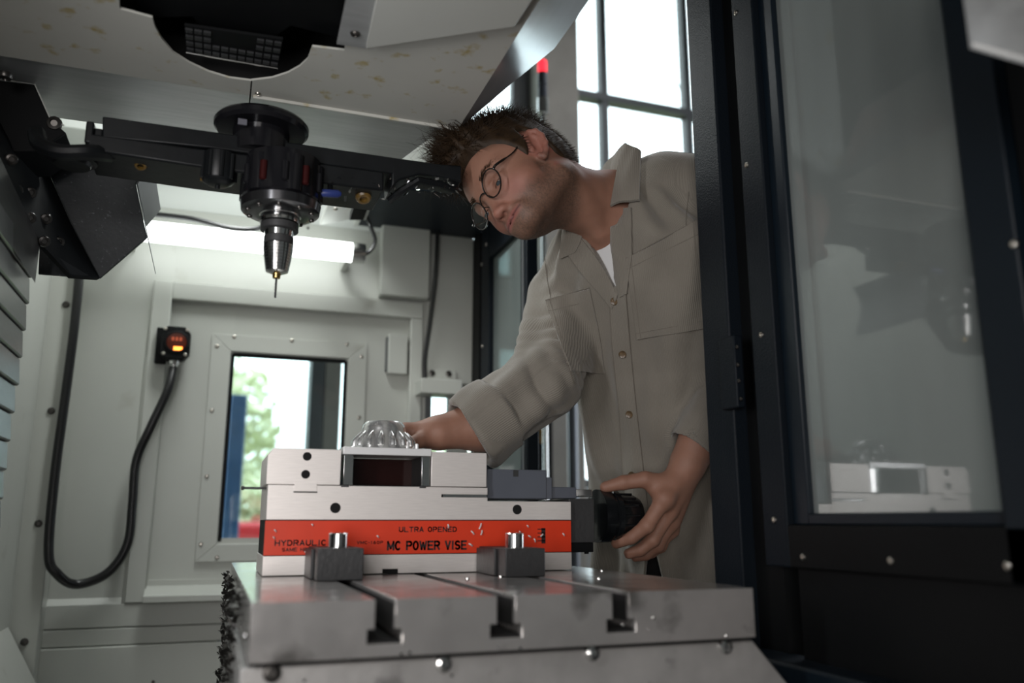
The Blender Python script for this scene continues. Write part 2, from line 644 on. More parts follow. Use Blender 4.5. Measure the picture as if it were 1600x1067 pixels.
def bx(name, m, parent, x0, x1, y0, y1, z0, z1, bevel=0.0, kind=None):
    o = MB().box(min(x0, x1), max(x0, x1), min(y0, y1), max(y0, y1), min(z0, z1), max(z0, z1)).build(name, m, parent, bevel)
    if kind:
        o['kind'] = kind
    return o


bx('floor', M_FLOOR, None, -4, 6, -4, YB + 0.2, -0.1, 0, kind='structure')
bx('ceiling', M_HALL, None, -4, 6, -4, YB + 0.2, 5.2, 5.3, kind='structure')
bx('wall_near', M_HALL, None, -4, 6, -4.1, -4, 0, 5.2, kind='structure')
bx('wall_left', M_HALL, None, -4.1, -4, -4, YB + 0.2, 0, 5.2, kind='structure')
bx('wall_right', M_HALL, None, 6, 6.1, -4, YB + 0.2, 0, 5.2, kind='structure')
ground = bx('terrain', M_GRASS, None, -30, 40, YB + 0.3, 60, -0.2, -0.1, kind='structure')
bx('road', M_ROAD, None, -30, 40, 8.2, 10.5, -0.1, -0.08, kind='structure')

# facade: solid parts round the three glazed openings
fx = lambda px, py=500: onY(px, py, YB)[0]
fz = lambda px, py: onY(px, py, YB)[2]
xp0, xp1 = fx(834), fx(893, 200)           # concrete pillar
xw1 = fx(1150, 200)
Z_LOW, Z_MID0, Z_MID1, Z_TOP = 0.45, 2.02, 2.3, 4.6
xl0, xl1 = fx(330), fx(826)
fac = structure('wall_facade', (1, YB, 0))
bx('facade_panel', M_HALL, fac, -4, xl0, YB, YB + 0.2, 0, 5.2)
bx('facade_panel', M_HALL, fac, xl0, xp0, YB, YB + 0.2, 0, Z_LOW)
bx('facade_panel', M_CONC, fac, xl0, xp0, YB, YB + 0.2, Z_MID0, Z_MID1)
bx('facade_panel', M_HALL, fac, xl0, 6, YB, YB + 0.2, Z_TOP, 5.2)
bx('facade_panel', M_HALL, fac, xp1, 6, YB, YB + 0.2, 0, 1.2)
bx('facade_panel', M_HALL, fac, xw1, 6, YB, YB + 0.2, 1.2, Z_TOP)
bx('pillar', M_CONC, fac, xp0, xp1, YB - 0.12, YB + 0.2, 0, 5.2, 0.01)


def glazing(name, x0, x1, z0, z1, vbars, hbars, w=0.024):
    r = structure(name, ((x0 + x1) / 2, YB, z0))
    bx('pane', G_CLEAR, r, x0, x1, YB + 0.10, YB + 0.106, z0, z1)
    for x in vbars:
        bx('mullion', M_MULL, r, x - w, x + w, YB + 0.06, YB + 0.13, z0, z1, 0.004)
    for z in hbars:
        bx('transom', M_MULL, r, x0, x1, YB + 0.05, YB + 0.13, z - w, z + w, 0.004)
    return r


w1 = glazing('window_1', xp1, xw1, 1.2, Z_TOP, [fx(951, 100), fx(1084, 150)], [fz(990, 152), 1.23, Z_TOP - 0.03])
MB().tube([onY(962, -10, YB + 0.5), onY(1078, 162, YB + 0.5)], 0.006, 6).build('bracing_wire', M_MULL, w1)
glazing('window_2', xl0, xp0, Z_MID1, Z_TOP, [xl0, fx(819, 150), fx(700, 150)], [Z_MID1 + 0.03, Z_TOP - 0.03], 0.05)
w3 = glazing('window_3', xl0, xp0, Z_LOW, Z_MID0, [xl0 + .03, xp0 - 0.2], [Z_LOW + 0.03, Z_MID0 - 0.03])
bx('mullion', M_MULL, w3, fx(480, 700), fx(501, 700), YB - 0.02, YB + 0.16, Z_LOW, Z_MID0, 0.004)
bx('mullion', M_CONC, w3, fx(503, 700), fx(529, 700), YB + 0.0, YB + 0.18, Z_LOW, Z_MID0, 0.004)

# ================================================================== SETTING: machine enclosure
wf = structure('wall_far', (0.2, YW, 0.4))
wx = lambda px, py: onY(px, py, YW)[0]
wz = lambda px, py: onY(px, py, YW)[2]
dx0, dx1 = wx(268, 480), wx(640, 520)          # service door opening
dz0, dz1 = wz(230, 907), wz(268, 469)
gx0, gx1 = wx(364, 560), wx(541, 570)          # glass of the service door
gz0, gz1 = wz(343, 846), wz(400, 554)
XL = onY(104, 476, 2.2)[0] - 0.035
XR = 0.665
bx('sheet_panel', M_WHITE, wf, XL, dx0, YW, YW + 0.02, 0.35, 2.3)
bx('sheet_panel', M_WHITE, wf, dx0, dx1, YW, YW + 0.02, dz1, 2.3)
bx('sheet_panel', M_WHITE, wf, dx0, dx1, YW, YW + 0.02, 0.35, dz0)
wwx0, wwx1 = wx(664, 650), wx(700, 650)
zt = wz(690, 612)
bx('sheet_panel', M_WHITE, wf, dx1, wwx0, YW, YW + 0.02, 0.35, 2.3)
bx('sheet_panel', M_WHITE, wf, wwx0, XR, YW, YW + 0.02, zt, 2.3)
bx('sheet_panel', M_WHITE, wf, wwx0, XR, YW, YW + 0.02, 0.35, wz(690, 800))
bx('sheet_panel', M_WHITE, wf, wwx1, XR, YW, YW + 0.02, wz(690, 800), zt)
wq = structure('window_4', (wwx0, YW, 1.1))
bx('pane', G_CLEAR, wq, wwx0, wwx1, YW + 0.008, YW + 0.013, wz(690, 800), zt)
bx('pane_edge', M_MULL, wq, wwx0, wwx0 + 0.018, YW + 0.002, YW + 0.02, wz(690, 800), zt)
# raised frame round the service door
fx0, fx1, fz1 = wx(238, 440), wx(660, 480), wz(240, 439)
bx('frame_post', M_WHITE, wf, wx(236, 500), dx0, YW - 0.016, YW, dz0 - 0.05, fz1, 0.003)
bx('frame_post', M_WHITE, wf, dx1, fx1, YW - 0.016, YW, 0.8, dz1, 0.003)
bx('frame_head', M_WHITE, wf, dx0, fx1, YW - 0.016, YW, dz1, fz1, 0.003)
bx('column_sheet', M_WHITE, wf, wx(197, 880), wx(240, 480), YW - 0.008, YW, 0.6, fz1 - 0.2, 0.002)
# big upright box above the door on the right, folded sheet panel beside it
bx('upright_box', M_WHITE, wf, wx(591, 420), wx(666, 420), YW - 0.045, YW, wz(600, 467), 2.2, 0.004)
bx('side_sheet', M_WHITE, wf, wx(668, 500), wx(737, 500), YW - 0.012, YW, wz(690, 600), 1.86, 0.003)
# folded lower sheets
zs0, zs1 = wz(120, 982), wz(120, 1010)
bx('lower_sheet', M_WHITE, wf, XL, XR, YW - 0.012, YW, zs0 + 0.0012, wz(130, 945), 0.002)
bx('lower_sheet', M_WHITE, wf, XL, XR, YW - 0.012, YW, zs1 + 0.001, zs0 - 0.0012, 0.002)
bx('lower_sheet', M_WHITE, wf, XL, XR, YW - 0.020, YW, 0.35, zs1 - 0.001, 0.003)
zl = wz(120, 935)
MB().prism([(XL, YW - .012, wz(130, 945)), (XL, YW, wz(130, 945)), (XL, YW, zl)], (wx(190, 940) - XL, 0, 0)).build('folded_ledge', M_WHITE, wf)
for (px, py) in ((226, 832), (225, 847), (223, 862)):
    screw((wx(px, py), YW - 0.009, wz(px, py)), (0, -1, 0), 0.0085, wf, M_DSCREW)
for (px, py) in ((240, 1063), (480, 360)):
    screw((wx(px, py), YW - 0.021, wz(px, py)), (0, -1, 0), 0.004, wf, M_DSCREW)

# service door with its window
d1 = structure('door_1', ((dx0 + dx1) / 2, YW, dz0))
YP = YW + 0.012
for a in ((dx0, gx0, dz0, dz1), (gx1, dx1, dz0, dz1), (gx0, gx1, dz0, gz0), (gx0, gx1, gz1, dz1)):
    bx('door_panel', M_WHITE, d1, a[0], a[1], YP, YP + 0.018, a[2], a[3])
ox0, ox1, oz0, oz1 = wx(331, 530), wx(574, 550), wz(315, 878), wz(331, 520)
q = 0.006
for pts in ([(ox0, oz0), (ox0, oz1), (gx0 - q, gz1 + q), (gx0 - q, gz0 - q)], [(ox1, oz0), (ox1, oz1), (gx1 + q, gz1 + q), (gx1 + q, gz0 - q)],
            [(ox0, oz1), (ox1, oz1), (gx1 + q, gz1 + q), (gx0 - q, gz1 + q)], [(ox0, oz0), (ox1, oz0), (gx1 + q, gz0 - q), (gx0 - q, gz0 - q)]):
    MB().prism([(x, YP - 0.008, z) for x, z in pts], (0, 0.008, 0)).build('window_frame', M_WHITE, d1, 0.0015)
bx('pane', G_CLEAR, d1, gx0, gx1, YP + 0.006, YP + 0.011, gz0, gz1)
for a in ((gx0 - .005, gx0 + .004, gz0, gz1), (gx1 - .004, gx1 + .005, gz0, gz1), (gx0, gx1, gz1 - .006, gz1 + .004), (gx0, gx1, gz0 - .006, gz0 + .008)):
    bx('window_gasket', M_BLACK if a[2] > gz0 + .1 or a[3] > gz0 + .1 else M_WHITE, d1, a[0], a[1], YP - 0.001, YP + 0.006, a[2], a[3])
for (px, py) in ((366, 526), (456, 532), (542, 538), (339, 541), (565, 557), (331, 641), (561, 652), (323, 744), (314, 850), (339, 871), (556, 745)):
    screw(onY(px, py, YP - 0.008), (0, -1, 0), 0.0052, d1)
bx('latch_box', M_WHITE, d1, wx(605, 555), wx(635, 555), YP - 0.03, YP, wz(605, 585), wz(605, 523), 0.003)
bx('latch_edge', M_MULL, d1, wx(603, 555), wx(605, 555), YP - 0.02, YP, wz(605, 580), wz(605, 527))
zsill = wz(228, 915)
sx0, sx1 = wx(226, 925), dx1
MB().prism([(sx0, YW, zsill), (sx0, YW - 0.055, zsill - 0.020), (sx0, YW - 0.055, zsill - 0.036), (sx0, YW, zsill - 0.036)], (sx1 - sx0, 0, 0)).build('door_sill', M_WHITE, d1, 0.002)

# left enclosure wall with its corner strip
wl = structure('wall_left_enclosure', (XL, 1.7, 0.4))
bx('sheet_panel', M_WHITE, wl, XL - 0.02, XL, 0.9, 2.2, 0.72, 2.3)
sx_a, sx_b = onY(86, 600, 2.2)[0], onY(107, 600, 2.2)[0]
bx('corner_strip', M_WHITE, wl, XL - 0.01, sx_b, 2.18, YW, 0.4, 2.3, 0.002)
for (px, py) in ((103, 476), (80, 642), (60, 818), (38, 1003)):
    screw(onY(px, py, 2.18), (0, -1, 0), 0.0085, wl, M_DSCREW)
MB().prism([(XL, 2.17, 0.80), (XL + 0.10, 2.17, 0.62), (XL + 0.10, 2.17, 0.60), (XL, 2.17, 0.60)], (0, -1.2, 0)).build('chute_sheet', M_WHITE, wl, 0.002)
bx('lower_panel', M_WHITE, wl, XL - 0.02, XL, 0.9, 2.2, 0.35, 0.72)

bx('ceiling_enclosure', M_BLACK, None, XL - 0.05, XD + 0.05, 0.3, YW + 0.02, 2.3, 2.33, kind='structure')
bx('floor_enclosure', M_TABLE_SIDE, None, XL - 0.02, XD, 0.3, YW, 0.33, 0.35, kind='structure')

# dark soffit over the far doorway
sof = structure('trim_1', (0.5, 2.0, 1.83))
szf = 1.838
bx('soffit_panel', M_NAVY, sof, onY(562, 345, 2.2)[0], XD, 1.93, 2.236, szf, szf + 0.05, 0.003)
bx('soffit_edge', M_WHITE, sof, onY(558, 345, 2.2)[0] - 0.004, onY(562, 345, 2.2)[0], 1.93, 2.236, szf - 0.003, szf + 0.05)
bx('corner_post', M_BLACK, sof, onY(737, 500, YW)[0], XD, 2.175, YW - 0.001, 0.4, szf)

# front wall of the machine, below and beyond the doors
wr = structure('wall_front', (XD + 0.03, 1.2, 0))
bx('front_panel', M_NAVY, wr, XD + 0.005, XD + 0.05, 0.3, YW, 0.05, 0.845)
bx('door_head', M_NAVY, wr, XD, XD + 0.05, 0.3, YW, 2.36, 2.45)

# ------------------------------------------------------------------ near door (right of the picture)
Yd = lambda px, py: onX(px, py, XD)[1]
d2 = structure('door_2', (XD, 0.8, 0.85))
yA, yB, yC = 1.056, Yd(1128, 300), Yd(1160, 300)
bx('jamb_post', M_NAVY2, d2, XD - 0.002, XD + 0.035, yB, yA, 0.845, 2.3, 0.003)
bx('jamb_recess', M_BLACK, d2, XD + 0.02, XD + 0.05, yC - 0.01, yB, 0.845, 2.3)
y1, y2, y3 = Yd(1162, 270), Yd(1196, 270), Yd(1219, 270)
y4, y5 = Yd(1506, 270), 0.33
zg0 = onX(1262, 802, XD)[2]
zl0 = onX(1247, 820, XD)[2]
zr0 = onX(1207, 884, XD)[2]
bx('stile', M_NAVY2, d2, XD - 0.004, XD + 0.03, y2, y1, zr0, 2.3, 0.002)
bx('inner_frame', M_NAVY, d2, XD + 0.006, XD + 0.02, y3, y2, zl0, 2.3, 0.002)
bx('stile', M_NAVY, d2, XD - 0.004, XD + 0.03, Yd(1578, 270), y4, zr0, 2.3, 0.002)
bx('stile_recess', M_BLACK, d2, XD + 0.01, XD + 0.03, 0.33, Yd(1582, 270), zr0, 2.3)
bx('inner_frame', M_NAVY, d2, XD + 0.004, XD + 0.02, y4, y4 + 0.008, zl0, 2.3, 0.002)
bx('bottom_rail', M_BLACK, d2, XD - 0.004, XD + 0.03, 0.33, y2, zr0, zl0, 0.002)
bx('inner_frame', M_NAVY, d2, XD + 0.004, XD + 0.02, y4, y3, zl0, zg0, 0.002)
bx('edge_reflection', M_MULL, d2, XD + 0.018, XD + 0.024, Yd(1240, 270) , Yd(1236, 270), zg0, 2.3)  # grey strip added for the frame edge's reflection in the glass
bx('pane', G_DOOR, d2, XD + 0.014, XD + 0.018, y4, y3, zg0, 2.3)
bx('kick_panel', M_BLACK, d2, XD + 0.008, XD + 0.02, 0.33, y2, 0.86, zr0)
bx('door_sill', M_NAVY, d2, XD - 0.03, XD + 0.03, 0.33, 1.05, 0.835, 0.862, 0.004)
for (px, py) in ((1150, 20), (1167, 258), (1190, 523), (1210, 812), (1255, 870), (1392, 876), (1575, 884), (1585, 381)):
    screw(onX(px, py, XD - 0.004), (-1, 0, 0), 0.0042, d2)
hz0, hz1 = onX(1150, 640, XD)[2], onX(1150, 527, XD)[2]
hb = bx('hinge_block', M_NAVY2, d2, XD - 0.014, XD, Yd(1163, 585), Yd(1138, 585), hz0, hz1, 0.002)
for (px, py) in ((1152, 542), (1153, 570), (1155, 595), (1158, 623)):
    screw(onX(px, py, XD - 0.014), (-1, 0, 0), 0.0028, hb, M_DSCREW)

# ------------------------------------------------------------------ far door leaf
d3 = structure('door_3', (XD, 2.0, 0.85))
yl0, yl1 = Yd(829, 500), Yd(757, 500)
gl0, gl1 = Yd(819, 500), Yd(769, 500)
zg1 = onX(769, 404, XD)[2]
bx('stile', M_NAVY2, d3, XD - 0.01, XD + 0.02, gl1, yl1, 0.85, 1.88, 0.003)
bx('stile', M_NAVY2, d3, XD - 0.01, XD + 0.02, yl0, gl0, 0.85, 1.88, 0.003)
bx('leaf_edge', M_MULL, d3, XD - 0.012, XD - 0.004, gl0 - 0.028, gl0 - 0.016, 0.85, 1.88)
bx('top_rail', M_NAVY2, d3, XD - 0.01, XD + 0.02, gl0, gl1, zg1, 1.88, 0.003)
bx('bottom_rail', M_NAVY2, d3, XD - 0.01, XD + 0.02, gl0, gl1, 0.85, 1.06, 0.003)
bx('pane', G_FAR, d3, XD + 0.004, XD + 0.009, gl0, gl1, 1.06, zg1)
for (px, py) in ((786, 357), (760, 382), (753, 413), (754, 541)):
    screw(onX(px, py, XD - 0.01), (-1, 0, 0), 0.0048, d3)

# ================================================================== THINGS outside the machine
t = thing('pipe', onY(895, 700, 3.5) * np.array([1, 1, 0]), 'grey round pipe standing outside the machine behind the hanging shirt flap', 'pipe')
px0 = onY(895, 680, 3.5)
MB().cyl((px0[0], 3.5, 0), (px0[0], 3.5, 1.9), 0.024, seg=20).build('pipe_tube', mat('grey_pipe', (0.17, 0.18, 0.2), 0.35, metal=0.5), t)
MB().cyl((px0[0], 3.5, 0), (px0[0], 3.5, 0.012), 0.05, seg=20).build('pipe_flange', M_MULL, t)

t = thing('control_cabinet', (1.3, 3.35, 0), 'tall black cabinet with amber upright lettering, outside the far door', 'cabinet')
cx0, cx1 = onY(824, 700, 3.3)[0], onY(864, 700, 3.3)[0]
bx('cabinet_body', M_BLACK, t, cx0, cx1, 3.3, 3.7, 0.06, 1.72, 0.004)
bx('cabinet_plinth', M_HOLE, t, cx0 + 0.01, cx1 - 0.01, 3.32, 3.68, 0, 0.06)
zz = onY(848, 692, 3.3)[2]
ch = (onY(848, 651, 3.3)[2] - zz) / 7
for k, (a, b) in enumerate(((0, 1), (0, .6), (.1, 1), (0, .9), (0, .7), (.2, 1), (0, 1))):
    x_ = onY(848, 670, 3.3)[0]
    wl_ = 0.026
    bx('lettering', M_YELLOW, t, x_ - wl_ / 2 + wl_ * a, x_ - wl_ / 2 + wl_ * b, 3.2985, 3.3, zz + ch * k + 0.002, zz + ch * (k + 0.62))

YT = 2.75
t = thing('signal_tower', onY(848, 180, YT) * np.array([1, 1, 0]), 'slim signal tower with a lit red lamp behind the man\'s head', 'signal light')
bz = onY(848, 182, YT)
prof = lambda py: onY(848, py, YT)[2]
bxx, R_ = bz[0], 0.018
MB().cyl((bxx, YT, 0.0), (bxx, YT, prof(176)), 0.009).build('pole', M_CHROME, t)
MB().cyl((bxx, YT, prof(178)), (bxx, YT, prof(154)), R_ * 1.15).build('base_collar', M_CHROME, t)
for a, b in ((153, 134), (133, 114)):
    MB().lathe((bxx, YT, prof(a)), (0, 0, 1), [(0, R_), (0.004, R_ * 1.03), (prof(b) - prof(a) - 0.002, R_ * 1.03), (prof(b) - prof(a), R_ * .9)]).build('lamp_stage', M_GREYBLK, t)
MB().lathe((bxx, YT, prof(113)), (0, 0, 1), [(0, R_), (0.004, R_ * 1.03), (0.045, R_ * 1.03), (0.05, R_ * .8)]).build('red_lamp', glow('red_signal', (1.0, 0.03, 0.05), 1.6), t)

t = thing('blue_post', onY(368, 760, 5.0) * np.array([1, 1, 0]) + np.array([0, 0, -.1]), 'blue painted steel post outside, seen through the small door window', 'post')
bl0, bl1 = onY(352, 740, 5.0)[0], onY(379, 740, 5.0)[0]
bx('post_shaft', M_BLUECOL, t, bl0, bl1, 5.0, 5.1, -0.1, onY(370, 616, 5.0)[2], 0.01)
bx('post_foot', M_BLUECOL, t, bl0 - .05, bl1 + .05, 4.95, 5.15, -0.1, -0.06, 0.005)

for i, (px, Y, h, r, lab) in enumerate(((440, 11.0, 1.75, 1.2, 'pale green tree outside, in the middle of the small door window'),
                                        (350, 16.5, 4.3, 1.0, 'pale green tree outside, behind the blue post'),
                                        (530, 15, 2.0, 1.4, 'pale green tree outside, beyond the grey window mullion'),
                                        (700, 12.0, 2.2, 1.2, 'pale green tree outside, behind the far door'))):
    X = onY(px, 700, Y)[0]
    t = thing('tree', (X, Y, -0.1), lab, 'tree', 'trees outside the hall')
    MB().tube([(X, Y, -0.1), (X + 0.05, Y, h * 0.35), (X - 0.04, Y, h * 0.75)], [0.10, 0.08, 0.03], 8).build('trunk', M_BARK, t)
    n = 1600
    P = RNG.normal(size=(n, 3))
    P = P / np.linalg.norm(P, axis=1)[:, None] * (RNG.random(n)[:, None] ** 0.4) * np.array([r, r, h * 0.36]) + np.array([X, Y, h * 0.62 - 0.1])
    A, B = RNG.normal(size=(n, 3)) * 0.06, RNG.normal(size=(n, 3)) * 0.06
    m = MB()
    V = np.stack([P - A, P + B, P + A, P - B], 1).reshape(-1, 3)
    m.add(V, [(4 * k, 4 * k + 1, 4 * k + 2, 4 * k + 3) for k in range(n)])
    m.build('foliage', M_LEAF, t)
t = thing('parked_car', (onY(384, 838, 9.0)[0], 9.0, -0.08), 'red parked car far outside, seen low through the small door window', 'car')
cxx = onY(392, 838, 9.0)[0]
m = MB()
m.prism([(cxx - 1.6, 8.9, 0.25), (cxx - 1.6, 8.9, 0.62), (cxx - 1.0, 8.9, 0.75), (cxx - 0.5, 8.9, 1.02), (cxx + 0.5, 8.9, 1.02), (cxx + 1.0, 8.9, 0.72), (cxx + 1.5, 8.9, 0.6), (cxx + 1.5, 8.9, 0.25)], (0, 1.2, 0))
m.build('car_body', M_CARRED, t, 0.05)
for k in (-0.95, 0.95):
    MB().cyl((cxx + k, 8.86, 0.22), (cxx + k, 9.06, 0.22), 0.30).build('wheel', M_BLACK, t)

# ================================================================== MILLING TABLE
TZ = 0.953
tx0, tx1, ty0, ty1 = 0.040, 0.572, 0.815, 1.62
t_tab = thing('milling_table', ((tx0 + tx1) / 2, 1.2, 0.35), 'steel machine table with three T slots, its near end in front', 'machine table')
H_T = 0.052
slots = [onZ(600, 938, TZ)[0] + 0.004, onZ(806, 934, TZ)[0], onZ(1000, 930, TZ)[0]]
edges = [tx0]
poly = [(tx0, TZ - H_T), (tx0, TZ)]
for s_ in slots:
    w, W_, d1_, d2_ = 0.0095, 0.0165, 0.027, 0.040
    poly += [(s_ - w, TZ), (s_ - w, TZ - d1_), (s_ - W_, TZ - d1_), (s_ - W_, TZ - d2_), (s_ + W_, TZ - d2_), (s_ + W_, TZ - d1_), (s_ + w, TZ - d1_), (s_ + w, TZ)]
poly += [(tx1, TZ), (tx1, TZ - H_T)]
MB().prism([(x, ty0, z) for x, z in poly], (0, ty1 - ty0, 0)).build('table_plate', M_STEEL_TABLE, t_tab, 0.0007)
for s_ in slots:   # near-black sheets lining the slots, slot shade put into the colour
    bx('slot_bottom', M_HOLE, t_tab, s_ - 0.016, s_ + 0.016, ty0 + 0.004, ty1 - 0.01, TZ - 0.0405, TZ - 0.037)
    bx('slot_shade_strip', M_HOLE, t_tab, s_ - 0.0094, s_ - 0.0086, ty0 + 0.006, ty1 - 0.01, TZ - 0.03, TZ - 0.004)
    bx('slot_shade_strip', M_HOLE, t_tab, s_ + 0.0086, s_ + 0.0094, ty0 + 0.006, ty1 - 0.01, TZ - 0.03, TZ - 0.004)
# saddle cover below the plate, sloping away on the right
zb = TZ - H_T - 0.004
MB().prism([(tx0 - 0.006, ty0 + 0.006, 0.5), (tx0 - 0.006, ty0 + 0.006, zb), (tx1 + 0.0, ty0 + 0.006, zb), (tx1 + 0.045, ty0 + 0.006, zb - 0.05), (tx1 + 0.045, ty0 + 0.006, 0.5)],
           (0, ty1 - ty0 - 0.05, 0)).build('saddle_cover', M_TABLE_SIDE, t_tab, 0.002)
bx('seam_strip', M_HOLE, t_tab, tx0 + 0.002, tx1 - 0.002, ty0 + 0.010, ty1 - 0.06, zb - 0.002, TZ - H_T + 0.001)
bx('cover_lip', M_STEEL_TABLE, t_tab, tx0 + 0.06, tx1 + 0.03, ty0 - 0.012, ty0 + 0.006, zb - 0.062, zb - 0.054, 0.001)
for (px, py) in ((693, 1037), (925, 1020), (1133, 1010), (425, 1052)):
    screw(onY(px, py, ty0 + 0.006), (0, -1, 0), 0.0085, t_tab, M_CHROME if px > 500 else M_DSCREW, 'cap_screw')
bx('saddle_base', M_TABLE_SIDE, t_tab, tx0, tx1, ty0 + 0.02, ty1 - 0.06, 0.35, 0.51)
# coolant drops on the table front and top
m = MB()
for (px, py) in ((385, 994), (778, 1012), (812, 1013), (545, 1030), (640, 1020), (1135, 993), (974, 976), (1021, 965), (1014, 982), (627, 1022), (706, 1056), (475, 1064)):
    p = onY(px, py, ty0)
    r = random.uniform(0.0014, 0.0028)
    m.lathe(p + np.array([0, 0.001, 0]), (0, -1, 0), [(0, r), (r * .5, r * .85), (r * .8, r * .4)], 8)
for (px, py) in ((782, 902), (794, 900), (730, 905), (940, 893), (935, 905)):
    p = onZ(px, py, TZ)
    m.lathe(p, (0, 0, 1), [(-.001, .003), (.002, .0026), (.003, .001)], 8)
o = m.build('coolant_drop', M_CHROME, t_tab)
o['kind'] = 'stuff'
# chips caked on the left flank of the table
m = MB()
for k in range(900):
    y = random.uniform(ty0 + 0.12, ty1 - 0.05)
    z = TZ - 0.01 - random.random() ** 1.3 * 0.33
    c = np.array([tx0 - 0.004 - random.random() * 0.009, y, z])
    d = RNG.normal(size=3) * 0.0035
    e = RNG.normal(size=3) * 0.002
    m.add([c - d, c + e, c + d, c - e + d * .3], [(0, 1, 2), (0, 2, 3), (0, 3, 1), (1, 3, 2)])
o = m.build('metal_chips', M_DSCREW, None)
tag(o, 'dark metal chips caked along the left side of the machine table', 'metal chips', kind='stuff')

# ================================================================== VISE
YV = 1.19
VW = 0.15
vx = lambda px, py: onY(px, py, YV)[0]
vz = lambda px, py: onY(px, py, YV)[2]
vp = lambda px, py: onY(px, py, YV)
zA0, zA1, zA2, zA3 = TZ + 0.001, vz(413, 869), vz(413, 812), vz(413, 757)
x0, x1 = 0.069, 0.517
t_v = thing('machine_vise', (0.29, YV + VW / 2, TZ), 'long steel machine vise with red label strip, bolted on the machine table', 'vise')
key = [vx(598, 890), vx(622, 890)]
zk = vz(610, 889)
MB().prism([(x, YV, z) for x, z in [(x0, zA0), (x0, zA1), (x1, zA1), (x1, zA0), (key[1], zA0), (key[1], zk), (key[0], zk), (key[0], zA0)]], (0, VW, 0)).build('vise_base', M_STEEL, t_v, 0.0008)
bx('keyway', M_HOLE, t_v, key[0], key[1], YV + 0.003, YV + 0.02, zA0, zk)
bx('vise_core', M_BLACK, t_v, x0 + 0.0015, x1 - 0.0015, YV + 0.002, YV + VW - 0.002, zA1, zA2)
lab = bx('label_strip', M_RED, t_v, x0 + 0.0005, x1 - 0.0005, YV + 0.0004, YV + 0.002, zA1 + 0.001, zA2 - 0.0012)
text_on_Y('ULTRA OPENED', 624, 713, 827, 8.5, YV + 0.0004, lab, M_INK)
text_on_Y('MC POWER VISE', 606, 728, 852, 15, YV + 0.0004, lab, M_INK)
text_on_Y('HYDRAULIC', 430, 509, 848, 9.5, YV + 0.0004, lab, M_INK)
text_on_Y('SAME HEIGHT', 441, 500, 858.5, 6, YV + 0.0004, lab, M_INK)
text_on_Y('VMC-160P', 558, 598, 847.5, 5, YV + 0.0004, lab, M_INK)
for (a, b) in ((825, 849), (826, 827.5), (832, 833.5), (838, 839.5), (844, 845.5)):
    bx('lettering', M_INK, lab, vx(846 if a == 825 else 840, a), vx(852, a), YV - 0.0002, YV + 0.0004, vz(848, b), vz(848, a))
# chips stuck to the label
m = MB()
for (px, py, ax, ay) in ((738, 832, 5, 6), (750, 822, 4, -10), (735, 851, 6, 4), (827, 838, 4, 3), (846, 836, 4, -4), (880, 835, 3, 4), (488, 820, 2, 2), (590, 838, 3, 3), (478, 863, 3, 2),
                         (430, 829, 3, 3), (835, 844, 2, 6), (824, 822, 2, 3), (700, 822, 1, 6), (752, 832, 2, -8), (812, 831, 2, 2), (428, 840, 2, 3)):
    p, q_ = vp(px - ax * .42, py - ay * .42), vp(px + ax * .42, py + ay * .42)
    m.tube([p + [0, -.001, 0], (p + q_) / 2 + [0, -.003, 0], q_ + [0, -.001, 0]], 0.0012, 5)
o = m.build('steel_chip', M_ALUW, t_v)
o['kind'] = 'stuff'
# body above the label, with the ledge on the right
zl1 = vz(800, 783)
zs = vz(720, 776.5)
xe = vx(762, 770)
xs = vx(690, 775)
MB().prism([(x, YV, z) for x, z in [(x0 + .001, zA2), (x0 + .001, zA3), (xe, zA3), (xe, zs + .0035), (xs, zs + .0035), (xs, zs - .0002), (xe, zs - .0002), (xe, zl1), (x1, zl1), (x1, zA2)]],
           (0, VW, 0)).build('vise_body', M_STEEL, t_v, 0.0007)
bx('gib_strip', M_CHROME, t_v, xs + 0.003, xe - 0.0005, YV + 0.0025, YV + 0.04, zs, zs + .0033)
for (px, py) in ((524, 793.5), (808, 796)):
    p = vp(px, py)
    MB().lathe(p + [0, -.0003, 0], (0, 1, 0), [(0, .0072), (.003, .0072), (.0031, .006), (.006, .006)], 20).build('bore', M_HOLE, t_v)
# fixed jaw
zj = vz(425, 699.5)
xj0, xj1 = vx(425, 720), vx(533, 720)
zt = zA3 - 0.0085
MB().prism([(x, YV, z) for x, z in [(xj0 - .006, zA3 + .0006), (xj0 - .006, zj - .010), (xj0 + .001, zj), (xj1, zj), (xj1, zA3 + .0006)]], (0, VW, 0)).build('fixed_jaw', M_STEEL, t_v, 0.0007)
bx('jaw_key', M_STEEL, t_v, vx(460, 760), vx(495, 760), YV - 0.0012, YV + 0.01, zt, zA3 + 0.004)
bx('key_gap', M_HOLE, t_v, vx(459, 760), vx(496, 760), YV - 0.0008, YV + 0.004, zt - 0.0018, zt)
for (px, py) in ((480, 713), (477.5, 741)):
    MB().lathe(vp(px, py) + [0, -.0003, 0], (0, 1, 0), [(0, .006), (.003, .006), (.0031, .005), (.006, .005)], 20).build('bore', M_HOLE, t_v)
